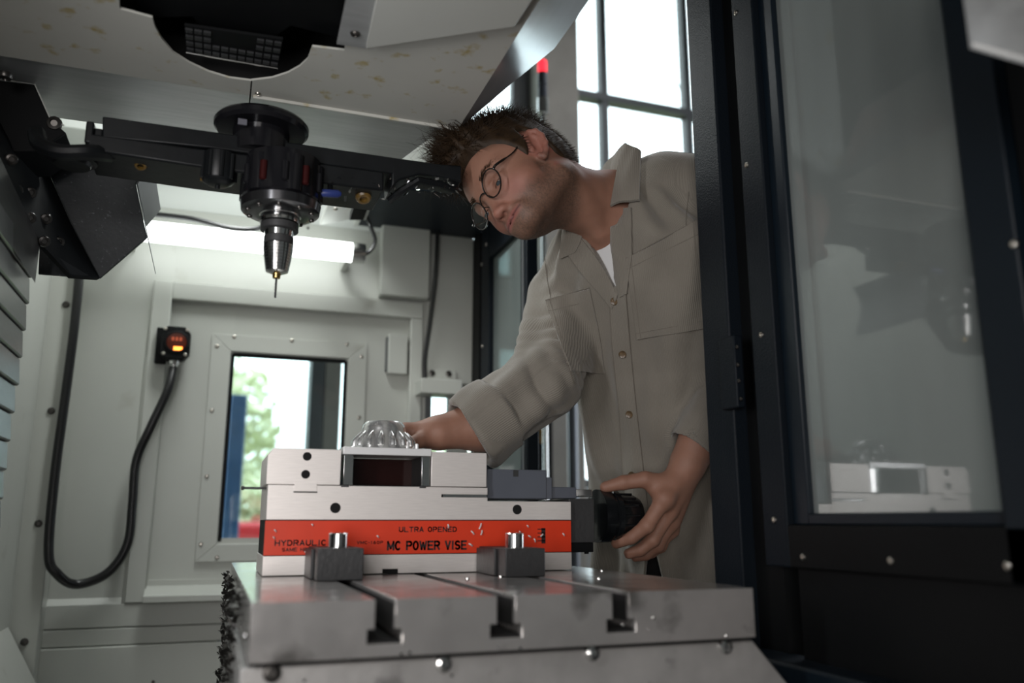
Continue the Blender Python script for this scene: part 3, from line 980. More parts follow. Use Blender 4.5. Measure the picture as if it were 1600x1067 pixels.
# jaw plates, black sheets standing in for the jaw gap's shade
zjr = vz(760, 708)
zjp = vz(600, 711.5)
for (a, b) in ((537, 552), (659, 672)):
    bx('jaw_plate', M_CHROME, t_v, vx(a, 735), vx(b, 735), YV + 0.001, YV + VW - .002, zA3 + 0.001, zjp, 0.0006)
    bx('plate_foot', M_CLAMP, t_v, vx(a - 3, 735), vx(b - 6, 735), YV - 0.0006, YV + .004, zA3 - 0.002, zA3 + 0.001)
xm0, xm1 = vx(674, 730), vx(760.5, 730)
MB().prism([(x, YV, z) for x, z in [(xm0, zA3 + .0008), (xm0, zjr), (xm1, zjr), (xm1, zA3 + .0008)]], (0, VW, 0)).build('movable_jaw', M_STEEL, t_v, 0.0007)
M_GAP = mat('gap_shade_reflection', (0.022, 0.006, 0.005), 0.10, metal=0.2)  # dark red stands in for gap shade and the hand's reflection
bx('gap_back', M_GAP, t_v, vx(553, 735), vx(658, 735), YV + 0.06, YV + 0.07, zA3 + 0.0012, zjp - 0.001)
bx('jaw_gap_shade', M_BLACK, t_v, vx(658, 735) - .0005, vx(659, 735), YV + 0.002, YV + 0.07, zA3 + 0.0012, zjp - 0.0005)  # black sheet added to shade the plate's inner face
bx('gap_floor', M_BLACK, t_v, vx(553, 735), vx(658, 735), YV + 0.006, YV + 0.06, zA3 + 0.0004, zA3 + 0.0012)
# hydraulic block, spindle bar and end bearing on the right
zc0, zc1 = vz(763, 778.5), vz(770, 732)
bx('cover_block', M_GREYBLK, t_v, vx(764, 755), vx(859, 755), YV + 0.012, YV + 0.12, zc0, zc1, 0.0015)
bx('cover_notch', M_CLAMP, t_v, vx(806, 740), vx(814, 740), YV + 0.0112, YV + 0.02, vz(810, 744), zc1 - .001)
bx('cover_step', M_GREYBLK, t_v, vx(859, 755), vx(868, 755), YV + 0.014, YV + 0.10, vz(860, 779), vz(860, 745), 0.001)
bx('guide_bar', M_GREYBLK, t_v, vx(868, 765), vx(909, 765), YV + 0.02, YV + 0.06, vz(880, 778), vz(880, 760), 0.001)
yh = YV + VW / 2
hp = lambda px, py: onY(px, py, yh)
bx('guide_pin', M_CHROME, t_v, vx(909, 768), vx(936, 768), YV + 0.025, YV + 0.05, vz(920, 775), vz(920, 763.5), 0.001)
bx('bearing_block', M_CLAMP, t_v, x1 + 0.0003, vx(932, 800), YV + 0.008, YV + VW - 0.01, vz(910, 848), vz(910, 779), 0.001)
bx('drain_block', M_BLACK, t_v, x1 + 0.0003, vx(930, 850), YV + 0.006, YV + VW - 0.02, vz(910, 863), vz(910, 848), 0.001)
MB().cyl(vp(925, 866) + [0, .02, 0], vp(925, 857) + [0, .02, 0], 0.0035).build('drain_plug', M_BLACK, t_v)
hc = hp(962, 806)
hx = lambda px: hp(px, 806)[0]
rh = (hp(945, 765)[2] - hp(945, 850)[2]) / 2 * 0.98
MB().lathe((hx(931), yh, hc[2]), (1, 0, 0), [(0, rh * .9), (0.001, rh), (hx(947) - hx(931), rh), (hx(948) - hx(931), rh * .93), (hx(952) - hx(931), rh * .93), (hx(953) - hx(931), rh * .98),
                                           (hx(960) - hx(931), rh * .98), (hx(961) - hx(931), rh * .84), (hx(985) - hx(931), rh * .82), (hx(994) - hx(931), rh * .70), (hx(998) - hx(931), rh * .5)], 40).build('handle_knob', M_HANDLE, t_v)
for k in range(14):
    a = 2 * math.pi * k / 14
    c = np.array([hx(962), yh + math.cos(a) * rh * .83, hc[2] + math.sin(a) * rh * .83])
    MB().cyl(c, c + [hx(984) - hx(962), 0, 0], 0.0022, seg=8).build('grip_rib', M_HANDLE, t_v)
# stop rod sticking out on the left
p = vp(381, 761)
MB().cyl(p + [0, .03, 0], (x0 + .003, p[1] + .03, p[2]), 0.0017, seg=10).build('stop_rod', M_CLAMP, t_v)
MB().lathe(p + [-.002, .03, 0], (1, 0, 0), [(-.001, .0015), (0, .003), (.003, .003), (.004, .0015)], 12).build('rod_tip', M_CLAMP, t_v)

# workpiece held in the jaws
YWK = YV + 0.01
t_w = thing('machined_part', (0.26, YWK + 0.06, zjp), 'bright aluminium part with a ribbed dome, held in the vise jaws', 'workpiece')
bx('base_plate', M_ALUW, t_w, vx(536, 706), vx(674, 706), YV - 0.002, YV + 0.115, zjp + 0.0003, vz(600, 699.5), 0.001)
yd_ = YV + 0.058
dz = lambda py: onY(598, py, yd_)[2]
dc = onY(599, 700, yd_)
zb_ = vz(600, 699.5)
S = 1190.0 / FPX * 0.001 * 1.02
r_px = lambda n: n * S
MB().lathe((dc[0], yd_, zb_), (0, 0, 1), [(0, r_px(51)), (0.004, r_px(49)), (dz(690) - zb_, r_px(43)), (dz(682) - zb_, r_px(37)), (dz(672) - zb_, r_px(35)), (dz(665) - zb_, r_px(33)),
                                        (dz(660) - zb_, r_px(29)), (dz(659) - zb_, r_px(24)), (dz(662) - zb_, r_px(22))], 48).build('dome', M_ALU, t_w)
for k in range(16):
    a = 2 * math.pi * (k + 0.3) / 16
    ca, sa = math.cos(a), math.sin(a)
    pts = []
    for rr, py in ((48, 699), (47, 692), (41, 684), (36, 677)):
        pts.append((dc[0] + ca * r_px(rr), yd_ + sa * r_px(rr), dz(py)))
    MB().tube(pts, [r_px(5), r_px(5), r_px(4.5), r_px(2)], 10).build('rib', M_ALU, t_w)
for (px, hh, dy) in ((578, 10, -.035), (588, 7, -.036), (605, 8, -.038), (616, 9, -.037), (621, 6, -.036), (636, 12, -.035), (651, 9, -.030), (596, 6, -.040)):
    p = onY(px, 700, yd_ + dy)
    MB().lathe((p[0], yd_ + dy, zb_), (0, 0, 1), [(0, r_px(3)), (r_px(hh), r_px(3)), (r_px(hh + 1.5), r_px(1.8))], 12).build('stud', M_ALUW, t_w)

# hold-down clamps in front of the vise
for k, (pl, pr, bl_, br_, lab_) in enumerate(((496, 568, 513, 544, 'left black hold-down clamp under the word HYDRAULIC on the vise label'),
                                             (790, 852, 790, 818, 'right black hold-down clamp under the plain end of the red label'))):
    yf = onZ((pl + pr) / 2, 908 - 6 * k, TZ)[1] + 0.004
    t = thing('hold_down_clamp', (onY((pl + pr) / 2, 905, yf)[0], (yf + YV) / 2, TZ), lab_, 'clamp', 'hold-down clamps on the vise')
    ca, cb = onY(pl, 880, yf)[0], onY(pr, 880, yf)[0]
    zt_ = onY(pl, 857, yf)[2]
    bx('clamp_block', M_CLAMP, t, ca, cb, yf, YV - 0.003, TZ + 0.0004, zt_, 0.0012)
    bx('clamp_heel', M_CLAMP, t, ca - 0.004, ca, yf + 0.035, YV - 0.003, TZ + 0.0004, zt_ - 0.002, 0.001)
    bc = onY((bl_ + br_) / 2, 845, yf + 0.035)
    rb = (onY(br_, 845, yf + .035)[0] - onY(bl_, 845, yf + .035)[0]) / 2
    zt2 = onY((bl_ + br_) / 2, 832.5, yf + .035)[2]
    MB().lathe((bc[0], yf + .035, zt_), (0, 0, 1), [(0, rb), (zt2 - zt_ - .0012, rb), (zt2 - zt_, rb * .9), (zt2 - zt_, rb * .55), (zt2 - zt_ - .005, rb * .5)], 28).build('clamp_bolt', M_CHROME, t)

# ================================================================== HEAD COVER overhead
ZA = 1.640
YFOLD = 1.19
XC = 0.330
t_h = thing('head_cover', (0.0, 1.0, ZA), 'white stained sheet-metal cover overhead with a round dark opening', 'machine cover')
pz = lambda px, py, z=ZA: onZ(px, py, z)
seam = pz(391, 150)[0]
notchR = [pz(566, -170), pz(538, 79), pz(488, 73), pz(481, 92), pz(468, 104), pz(450, 114), pz(425, 122), pz(392, 126)]
notchL = [pz(389, 126), pz(358, 122), pz(325, 112), pz(295, 98), pz(270, 82), pz(252, 60), pz(242, 42), pz(238, 28), pz(187, 14), pz(178, -170)]
yn = notchR[0][1]
A2 = [(seam + .001, YFOLD, ZA), (XC, YFOLD, ZA), (XC, 0.45, ZA), (notchR[0][0], 0.45, ZA)] + notchR + [(seam + .001, notchR[-1][1], ZA)]
A1 = [(seam - .001, notchL[0][1], ZA)] + notchL + [(notchL[-1][0], 0.45, ZA), (XL + .006, 0.45, ZA), (XL + .006, YFOLD, ZA), (seam - .001, YFOLD, ZA)]
MB().prism(A2, (0, 0, 0.003)).build('under_panel', M_WHITE2, t_h)
MB().prism(A1, (0, 0, 0.003)).build('under_panel', M_WHITE2, t_h)
bx('panel_lip', M_WHITE2, t_h, seam + 0.004, XC, YFOLD - 0.004, YFOLD, ZA - 0.0045, ZA + 0.004, 0.001)
sl = math.tan(math.radians(9))
for (a, b) in ((XL + .006, seam - .001), (seam + .001, XC - 0.02)):
    e0, e1 = YFOLD + 0.001, YFOLD + 0.27
    za, zb2 = ZA + 0.002, ZA + 0.002 + 0.27 * sl
    MB().prism([(a, e0, za), (b, e0, za), (b - (0.03 if b > 0.2 else 0), e1, zb2), (a, e1, zb2)], (0, 0, 0.003)).build('rear_panel', M_COVER_B, t_h)
bx('cover_side', M_WHITE2, t_h, XL + .006, XC - 0.06, YFOLD + 0.268, YFOLD + 0.272, ZA + 0.045, 2.28)
bx('cover_box', M_WHITE2, t_h, XC - 0.045, XC - 0.042, YFOLD, YFOLD + 0.26, ZA + 0.05, 2.28)
# tilted side sheet on the right
nC = nrm(np.array([-0.50, 0, 0.866]))


def onP(px, py, p0, n):
    r = ray(px, py)
    return _C + r * (((np.asarray(p0) - _C) @ n) / (r @ n))


pc = (XC, YFOLD, ZA)
Cp = [np.array([XC, YFOLD, ZA]), onP(800, 130, pc, nC), onP(866, 76, pc, nC), onP(922, -2, pc, nC), onP(985, -110, pc, nC)]
Cp.append(np.array([XC, Cp[-1][1], ZA]))
M_SIDE = mat('window_lit_side_sheet', (0.56, 0.58, 0.60), 0.16, metal=0.6, var=0.04, vscale=12, stretch=(6, 1, 1))  # bluish window light put into the sheet's colour
MB().prism(Cp, nC * 0.003).build('side_panel', M_SIDE, t_h)
# lower bright cover plate and the strip beside it
L = [pz(572, 76, ZA - .012), pz(804, 42, ZA - .012), pz(832, 0, ZA - .012), pz(930, -160, ZA - .012), pz(622, -160, ZA - .012)]
MB().prism(L, (0, 0, 0.010)).build('cover_plate', M_WHITE, t_h, 0.001)
L = [pz(526, 69, ZA - .006), pz(572, 76, ZA - .006), pz(622, -160, ZA - .006), pz(575, -160, ZA - .006)]
MB().prism(L, (0, 0, 0.005)).build('cover_strip', M_COVER_B, t_h)
screw(pz(555, 52, ZA - .006), (0, 0, -1), 0.0065, t_h, M_DSCREW)
screw(pz(403, 146), (0, 0, -1), 0.0045, t_h)
screw(pz(8, 118), (0, 0, -1), 0.010, t_h, M_DSCREW)
# dark machinery in the opening
t = thing('spindle_motor', pz(390, 40, 1.67), 'black spindle motor housing seen up through the round opening', 'motor')
cb = [pz(180, -170, 1.668), pz(212, 30, 1.668), pz(300, 28, 1.668), pz(330, 62, 1.668), pz(390, 66, 1.668), pz(430, 60, 1.668), pz(455, 42, 1.668), pz(538, 62, 1.668), pz(560, -170, 1.668)]
MB().prism(cb, (0, 0, 0.25)).build('motor_housing', M_BLACK, t, 0.003)
MB().box(-0.33, 0.28, 0.35, 1.18, 2.0, 2.01).build('cavity_roof', M_HOLE, t)  # black box over the opening, recess darkness put into its colour
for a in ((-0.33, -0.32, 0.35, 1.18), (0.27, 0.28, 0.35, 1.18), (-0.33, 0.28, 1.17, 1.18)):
    MB().box(a[0], a[1], a[2], a[3], ZA + 0.003, 2.0).build('cavity_wall', M_HOLE, t)
fa, fb, fc, fd = pz(288, 40, 1.655), pz(291, 80, 1.655), pz(434, 105, 1.655), pz(442, 62, 1.655)
m_fin = mat('fin_metal', (0.06, 0.062, 0.065), 0.4, metal=0.6)
plate = MB().prism([fa, fb, fc, fd], (0, 0, 0.004)).build('fin_plate', M_BLACK, t)
for i in range(11):
    for j in range(4):
        u, v = (i + .5) / 11, (j + .5) / 4
        if j < 2 and 2 < i < 8:
            continue
        c = (fa * (1 - u) + fd * u) * (1 - v) + (fb * (1 - u) + fc * u) * v
        MB().box(c[0] - .0045, c[0] + .0045, c[1] - .0035, c[1] + .0035, c[2] - .003, c[2]).build('fin', m_fin, plate)
MB().tube([fb + [0, 0, -.002], fc + [0, 0, -.002]], 0.0013, 6).build('plate_edge', M_CHROME, t)

# ================================================================== SPINDLE, HOLDER, TOOL CHANGER ARM
YS = 1.16
sz = lambda py: onY(432, py, YS)[2]
XS = onY(436, 380, YS)[0]
SP = np.linalg.norm(onY(437, 330, YS) - onY(436, 330, YS))
t_arm = thing('tool_changer_arm', (0.08, 1.2, 1.53), 'long oily black tool changer arm crossing below the head cover', 'tool changer')
az = lambda px, py: onY(px, py, YS)
TH = 0.034
top = [az(160, 181), az(330, 205), az(480, 226), az(616, 246)]
bot = [az(616, 272), az(480, 252), az(330, 231), az(160, 214)]
MB().prism(top + bot, (0, 0.075, 0)).build('arm_beam', M_ARM, t_arm, 0.002)
MB().prism([az(136, 207), az(300, 230), az(480, 252), az(600, 268), az(600, 298), az(480, 283), az(300, 259), az(136, 234)], (0, 0.09, 0), ).build('arm_web', M_ARM, t_arm, 0.003)
MB().prism([az(612, 245), az(690, 256), az(722, 258), az(722, 284), az(690, 276), az(655, 272), az(625, 281), az(612, 292)], (0, 0.06, 0)).build('gripper', M_ARM, t_arm, 0.003)
p = az(700, 268)
MB().tube([az(722, 262) + [0, .03, 0], az(716, 290) + [0, .02, 0], az(690, 284) + [0, .01, 0], az(655, 280) + [0, .005, 0], az(630, 292) + [0, .02, 0], az(618, 298) + [0, .04, 0]], 0.006, 8).build('gripper_finger', M_ARM, t_arm)
bx('gripper_latch', M_ARM, t_arm, az(133, 205)[0], az(146, 205)[0], YS, YS + .03, az(135, 222)[2], az(135, 188)[2], 0.002)
bx('gripper_pin', M_ARM, t_arm, az(146, 205)[0], az(160, 205)[0], YS + .005, YS + .025, az(150, 212)[2], az(150, 197)[2], 0.002)
arc = spline([az(50, 192) + [0, .03, 0], az(62, 222) + [0, .01, 0], az(95, 238) + [0, 0, 0], az(140, 238) + [0, .0, 0], az(170, 232) + [0, .02, 0]], 6)
MB().tube(arc, [0.011] * len(arc), 10).build('gripper_finger', M_ARM, t_arm)
MB().lathe(az(110, 226) + [0, .03, 0], (0, 0, -1), [(0, .030), (.012, .030), (.013, .024), (.018, .022)], 28).build('gripper_pad', M_ARM, t_arm)
for (px, py, r) in ((218, 240, .009), (573, 294, .012)):
    p = az(px, py)
    MB().lathe(p + [0, .03, 0], (0, -0.5, -1), [(-.01, r), (.006, r), (.009, r * .8), (.009, r * .5), (.004, r * .45)], 14).build('arm_bolt', M_RUSTY, t_arm)
# wet chips clinging under the right gripper
m = MB()
for k in range(260):
    u = random.random()
    if u < 0.7:
        px, py = random.uniform(612, 722), 0
        py = 293 - 15 * math.sin((px - 612) / 110 * math.pi) + random.gauss(0, 4)
    else:
        px, py = random.uniform(500, 610), random.uniform(272, 300)
    c = az(px, py) + np.array([0, random.uniform(-0.004, 0.05), 0])
    r = random.uniform(0.0004, 0.0014)
    d, e = RNG.normal(size=3) * r * 2.2, RNG.normal(size=3) * r
    m.add([c - d, c + e, c + d, c - e + d * .3], [(0, 1, 2), (0, 2, 3), (0, 3, 1), (1, 3, 2)])
o = m.build('wet_chips', M_CHROME, t_arm)
o['kind'] = 'stuff'
# hub flange above the arm
hubp = onY(409, 204, YS + 0.02)
MB().lathe(hubp, (0, 0, 1), [(-0.040, .038), (-0.006, .040), (-.005, .062), (0, .0665), (.006, .067), (.010, .064), (.010, .054), (.004, .05)], 48).build('hub_flange', M_SPINDLE, t_arm)
bx('hub_label', mat('pale_plate', (.12, .12, .14), .4), t_arm, onY(372, 188, YS - .03)[0], onY(386, 188, YS - .03)[0], YS - .035, YS - .033, onY(372, 196, YS - .03)[2], onY(372, 187, YS - .03)[2])
# actuator beside the spindle
t = thing('coolant_nozzle_unit', onY(342, 262, YS), 'small black ribbed cylinder with a nipple, hanging left of the spindle nose', 'coolant nozzle')
nz_ = lambda py: onY(342, py, YS)[2]
nxp = onY(342, 262, YS)[0]
MB().lathe((nxp, YS + .01, nz_(280)), (0, 0, 1), [(-.006, .006), (-.005, .014), (0, .021), (.003, .0225), (nz_(238) - nz_(280), .0225)], 28).build('nozzle_body', M_ARM, t)
for k in range(9):
    a = 2 * math.pi * k / 9
    c = np.array([nxp + .022 * math.cos(a), YS + .01 + .022 * math.sin(a), nz_(279)])
    MB().cyl(c, c + [0, 0, nz_(240) - nz_(279)], .0032, seg=8).build('nozzle_rib', M_RUSTY if k in (3, 4) else M_ARM, t)
MB().cyl((nxp, YS + .01, nz_(292)), (nxp, YS + .01, nz_(284)), .0036, seg=12).build('nozzle_nipple', M_ARM, t)

# spindle nose
t = thing('spindle_nose', (XS, YS + .01, sz(320)), 'glossy black spindle nose with round bosses, gripping the drill holder', 'spindle')
YN = YS + 0.012
MB().lathe((XS, YN, sz(312)), (0, 0, 1), [(0, SP * 60), (.003, SP * 63), (sz(246) - sz(312), SP * 60)], 48).build('nose_body', M_SPINDLE, t)
for k in range(6):
    a = 2 * math.pi * (k + .75) / 6
    c = np.array([XS + SP * 50 * math.cos(a), YN + SP * 50 * math.sin(a), sz(308)])
    MB().lathe(c, (0, 0, 1), [(-.0035, SP * 12), (-.002, SP * 17), (sz(255) - sz(308), SP * 17)], 24).build('nose_boss', M_SPINDLE, t)
for k in range(5):
    a = -math.pi / 2 + (k - 2) * 0.55
    c = np.array([XS + SP * 62 * math.cos(a), YN + SP * 62 * math.sin(a), sz(290)])
    MB().lathe(c, (0, 0, -1), [(-.02, SP * 6), (.006, SP * 6), (.008, SP * 4)], 12).build('nozzle_jet', mat('dark_red_anodised', (.05, .007, .007), .3, metal=.5) if k % 2 else M_SPINDLE, t)
MB().lathe((XS, YN, sz(332)), (0, 0, 1), [(0, SP * 40), (.002, SP * 56), (.005, SP * 62), (sz(314) - sz(332), SP * 64), (sz(312) - sz(332), SP * 60)], 48).build('nose_ring', mat('dark_ring_steel', (.10, .10, .105), .2, metal=.9), t)
for k in range(10):
    a = 2 * math.pi * k / 10 + .2
    screw((XS + SP * 52 * math.cos(a), YN + SP * 52 * math.sin(a), sz(330.5)), (0, 0, -1), .004, t, M_DSCREW, 'ring_screw')
# tool holder with collet and drill
t_d = thing('drill_holder', (XS, YN, sz(463)), 'polished steel collet holder carrying a thin drill, pointing at the vise', 'tool holder')
P_ = lambda lst: [(sz(py) - sz(430), SP * r) for py, r in lst]
zz0 = (XS, YN, sz(430))
MB().lathe(zz0, (0, 0, 1), P_([(346, 26), (345, 31.5), (338, 32), (334, 31), (333, 33), (326, 33), (320, 30), (316, 30)]), 48).build('holder_flange', M_CHROME, t_d)
MB().lathe(zz0, (0, 0, 1), P_([(357, 27), (356, 30), (346.5, 30)]), 48).build('dark_band', M_CLAMP, t_d)
MB().lathe(zz0, (0, 0, 1), P_([(366, 22.5), (357.5, 23.5)]), 48).build('holder_shank', M_CHROME, t_d)
MB().lathe(zz0, (0, 0, 1), P_([(378, 22.5), (377, 23.5), (367, 23.5), (366, 22.5)]), 48).build('dark_band', M_CLAMP, t_d)
prof_ = []
for k in range(9):
    y_ = 379 + k * 4.7
    r_ = 23.5 - 0.018 * max(0, y_ - 384) ** 1.62 / 2.6 - max(0, (y_ - 384)) * 0.10
    prof_ += [(y_, r_), (y_ + 3.9, r_ - .5), (y_ + 4.1, r_ - 1.6), (y_ + 4.6, r_ - 1.6)]
MB().lathe(zz0, (0, 0, 1), P_([(424, 9)] + [(y_, r_) for y_, r_ in reversed(prof_)]), 48).build('collet_nut', M_CHROME, t_d)
MB().lathe(zz0, (0, 0, 1), P_([(431.5, 3), (431, 6), (422, 7)]), 24).build('collet', M_BRASS, t_d)
dz0_ = sz(462.5)
MB().lathe((XS, YN, dz0_), (0, 0, 1), [(0, SP * .2), (.0015, SP * 1.5), (sz(431) - dz0_, SP * 1.7)], 12).build('drill_shank', M_CLAMP, t_d)
hl = []
for k in range(40):
    f_ = k / 39
    hl.append((XS + SP * 1.5 * math.cos(f_ * 30), YN + SP * 1.5 * math.sin(f_ * 30), dz0_ + .001 + f_ * (sz(440) - dz0_)))
MB().tube(hl, 0.0006, 5).build('drill_flute', M_CLAMP, t_d)

# ================================================================== DARK MAGAZINE FLAP on the left
YF = 1.44
t = thing('magazine_flap', onY(120, 330, YF), 'dark grey folded sheet flap with pale splashes, behind the tool changer arm', 'machine flap')
fp = lambda px, py, y=YF: onY(px, py, y)
MB().prism([fp(40, 225), fp(238, 258), fp(212, 287), fp(230, 371), fp(156, 435), fp(111, 349), fp(62, 238)], (0, 0.006, 0)).build('flap_sheet', M_DARKPAN, t, 0.0015)
MB().prism([fp(213, 287), fp(214, 287), fp(231, 371), fp(230, 371)], (0, 0.22, 0)).build('flap_return', M_MULL, t)
MB().prism([fp(213, 286), fp(239, 257), fp(240, 257), fp(215, 287)], (0, 0.22, 0)).build('flap_return', M_MULL, t)
A, B, C_, D = fp(156, 435), fp(111, 349), fp(62, 238), fp(36, 180)
yl = 1.22
E_, F_, G_ = onY(112, 432, 1.40), onY(62, 378, 1.32), onY(0, 245, yl)
G2 = onY(-40, 170, yl)
nrm_l = nrm(np.cross(B - A, F_ - A))
if nrm_l[1] < 0:
    nrm_l = -nrm_l
lp = MB()
quad = [A, B, C_, D, G2, G_, F_, E_]
th = nrm_l * 0.006
lp.prism(quad, th)
lp.build('flap_side', M_BLACK, t)
H_ = [G_, F_, onY(54, 441, 1.30), onY(-30, 310, 1.1)]
MB().prism(H_, (0, 0.004, 0)).build('flap_rim', M_DARK2, t)
MB().prism([onY(62, 380, 1.42), onY(112, 432, 1.42), onY(60, 428, 1.42)], (0, .004, 0)).build('flap_gusset', M_DARKPAN, t)
for (px, py, f) in ((18, 249, .2), (26, 297, .3), (48, 301, .5), (47, 340, .4), (72, 342, .6), (69, 377, .5), (92, 378, .85)):
    y_ = yl + (YF - yl) * f - .012
    screw(onY(px, py, y_), (0.3, -1, -0.4), 0.0085, t, M_DSCREW, 'cap_screw')
# black upper block with a thin pale edge
t2 = thing('magazine_housing', onY(20, 180, 1.32), 'black housing block above the dark flap, in the corner under the head cover', 'machine housing')
hb_ = [onY(-60, 118, 1.30), onY(54, 132, 1.30), onY(78, 185, 1.30), onY(104, 208, 1.30), onY(60, 236, 1.30), onY(-60, 240, 1.30)]
MB().prism(hb_, (0, .10, 0)).build('housing_block', M_BLACK, t2, 0.002)
MB().tube([onY(-60, 116, 1.298), onY(54, 131, 1.298), onY(78, 184, 1.298), onY(100, 196, 1.298)], 0.0012, 6).build('housing_edge', M_WHITE, t2)
screw(onY(85, 193, 1.30), (0, -1, -0.2), 0.011, t2, M_DSCREW, 'cap_screw')

# ================================================================== TELESCOPIC WAY COVER
YT_ = 1.345
xt = onY(34, 560, YT_)[0]
t = thing('way_cover', (xt - .06, 1.0, 0.75), 'telescopic steel way cover of overlapping oily slats, standing at the left edge', 'way cover')
z_top, z_bot = onY(60, 396, YT_)[2], 0.80
pitch = 0.040
n = int((z_top - z_bot) / pitch)
for k in range(n):
    z1 = z_top - k * pitch
    w = random.uniform(-.0015, .0015)
    pts = [(xt - .06, YT_, z1), (xt - .003 + w, YT_, z1), (xt + .0005 + w, YT_, z1 - pitch * .9), (xt - .001 + w, YT_, z1 - pitch + .0015), (xt - .01, YT_, z1 - pitch + .0006), (xt - .06, YT_, z1 - pitch + .0006)]
    MB().prism(pts, (0, -0.75, 0)).build('slat', M_SLAT, t, 0.001)
bx('cover_core', M_HOLE, t, max(xt - .08, XL + .001), xt - .055, 0.62, YT_, 0.36, z_top)
bx('cover_skirt', M_SLAT, t, xt - .055, xt - 0.004, 0.62, YT_, 0.36, z_top - n * pitch)

# ================================================================== FLUORESCENT MACHINE LAMP on the far wall
YL = 2.13
t = thing('work_light', onY(400, 380, YL), 'long glowing white tube lamp on the far wall, behind the drill holder', 'lamp')
la, lb = onY(180, 356, YL), onY(553, 395, YL)
zc = (la[2] + lb[2]) / 2
rl = 0.026
MB().cyl((la[0], YL, zc), (lb[0], YL, zc), rl, seg=28).build('tube', glow('lit_tube', (0.95, 1.0, 0.98), 4.5), t)
MB().lathe((lb[0], YL, zc), (1, 0, 0), [(-.006, rl * 1.03), (.012, rl * 1.06), (.028, rl * 1.02), (.030, rl * .6)], 28).build('end_cap', M_CHROME, t)
MB().lathe((la[0], YL, zc), (-1, 0, 0), [(-.006, rl * 1.03), (.012, rl * 1.06), (.028, rl * 1.02), (.030, rl * .6)], 28).build('end_cap', M_CHROME, t)
for x in (la[0] + .03, lb[0] - .012):
    bx('lamp_bracket', M_WHITE, t, x - .008, x + .008, YL + rl * .9, YW, zc - .02, zc + .02, .002)
pth = spline([(lb[0] + .03, YL, zc), onY(580, 390, YL), onY(586, 374, YL), onY(578, 352, YL), onY(572, 338, YL + .03)], 6)
MB().tube(pth, .0055, 8).build('lamp_cable', M_CABLE, t)
# reflector sheet above the lamp
zz1, zz2 = wz(300, 330), wz(300, 255)
t = thing('wall_ledge', (0.1, YW, zz1), 'white sloping sheet above the tube lamp with a bright glossy band', 'wall sheet')
MB().prism([(XL, YW, zz1), (XL, YW, 2.0), (XL, YW - .20, 2.0), (XL, YW - .20, zz1 + .10)], (wx(592, 420) - XL, 0, 0)).build('sloping_sheet', mat('glossy_white_sheet', (.62, .64, .62), .22), t, 0.002)
for (px, py) in ((525, 325), (531, 320)):
    screw(onY(px, py, 2.10), (0, -1, -.3), .006, t)
pth = spline([onY(236, 334, 2.14), onY(300, 342, 2.12), onY(360, 356, 2.10), onY(402, 357, 2.10), onY(424, 345, 2.12)], 6)
MB().tube(pth, .007, 8).build('cable', M_CABLE, None)
tag(bpy.data.objects['cable'], 'dark cable sagging just above the glowing tube lamp', 'cable')

t = thing('bracket_arm', onY(560, 320, 1.9), 'black slotted bracket with white edges, right of the drill holder under the arm', 'bracket')
b0, b1 = onY(545, 343, 1.9), onY(578, 343, 1.9)
MB().prism([onY(546, 344, 1.9), onY(568, 344, 1.9), onY(584, 300, 1.75), onY(562, 296, 1.75)], (0, 0, 0.02)).build('bracket_plate', M_BLACK, t, .001)
MB().prism([onY(568, 344, 1.9), onY(572, 344, 1.9), onY(588, 300, 1.75), onY(584, 300, 1.75)], (0, 0, 0.02)).build('bracket_edge', M_WHITE, t)
MB().prism([onY(500, 352, 2.1), onY(546, 344, 2.0), onY(556, 300, 1.9), onY(522, 292, 1.9)], (0, 0, 0.012)).build('bracket_sheet', M_WHITE, t, .001)
for (px, py) in ((524, 327), (531, 320)):
    screw(onY(px, py, 1.93), (0, -.3, -1), .006, t)
MB().tube([onY(498, 301, 1.155), onY(504, 301.5, 1.155), onY(528, 303, 1.155), onY(533, 303.5, 1.155)], [.004, .006, .006, .003], 12).build('lever_grip', M_BLUE, t_arm)['label'] = 'rounded dark blue lever grip'
MB().tube([onY(516, 302, 1.155), onY(516, 288, 1.17), onY(516, 272, 1.18)], .004, 8).build('lever_stem', M_BLACK, t_arm)

# ================================================================== SENSOR with orange display, and cables
YG = YW - 0.016
t = thing('flow_sensor', onY(270, 537, YG), 'black sensor with round orange display on the door frame, left of the small window', 'sensor')
gx = lambda px, py, y=YG - .03: onY(px, py, y)
bx('mount_plate', M_BLACK, t, gx(244, 540, YG)[0], gx(262, 540, YG)[0], YG - .022, YG, gx(250, 566)[2], gx(250, 510)[2], .003)
b0, b1 = gx(250, 540), gx(297, 540)
cz0, cz1 = gx(272, 563)[2], gx(272, 512)[2]
cxs, czs = (b0[0] + b1[0]) / 2, (cz0 + cz1) / 2
rw, rz_ = (b1[0] - b0[0]) / 2, (cz1 - cz0) / 2
oc = [(cxs + rw * a, YG - .05, czs + rz_ * b) for a, b in ((-1, -.6), (-.6, -1), (.6, -1), (1, -.6), (1, .6), (.6, 1), (-.6, 1), (-1, .6))]
MB().prism(oc, (0, .045, 0)).build('housing', M_BLACK, t, .003)
MB().lathe((cxs + .004, YG - .05, czs + .002), (0, -1, 0), [(0, .030), (.005, .029), (.006, .024), (.003, .0235)], 28).build('lens_ring', M_BLACK, t)
lens = MB().lathe((cxs + .004, YG - .0505, czs + .002), (0, -1, 0), [(0, .0235), (.003, .0235), (.0035, .018)], 28).build('lens', mat('red_brown_lens', (.09, .018, .010), .15), t)
zd = gx(278, 544, YG - .055)
bx('display_light', glow('orange_led', (1.0, .22, .03), 5.0), lens, zd[0] - .010, zd[0] + .010, YG - .0552, YG - .054, zd[2] - .005, zd[2] + .004)
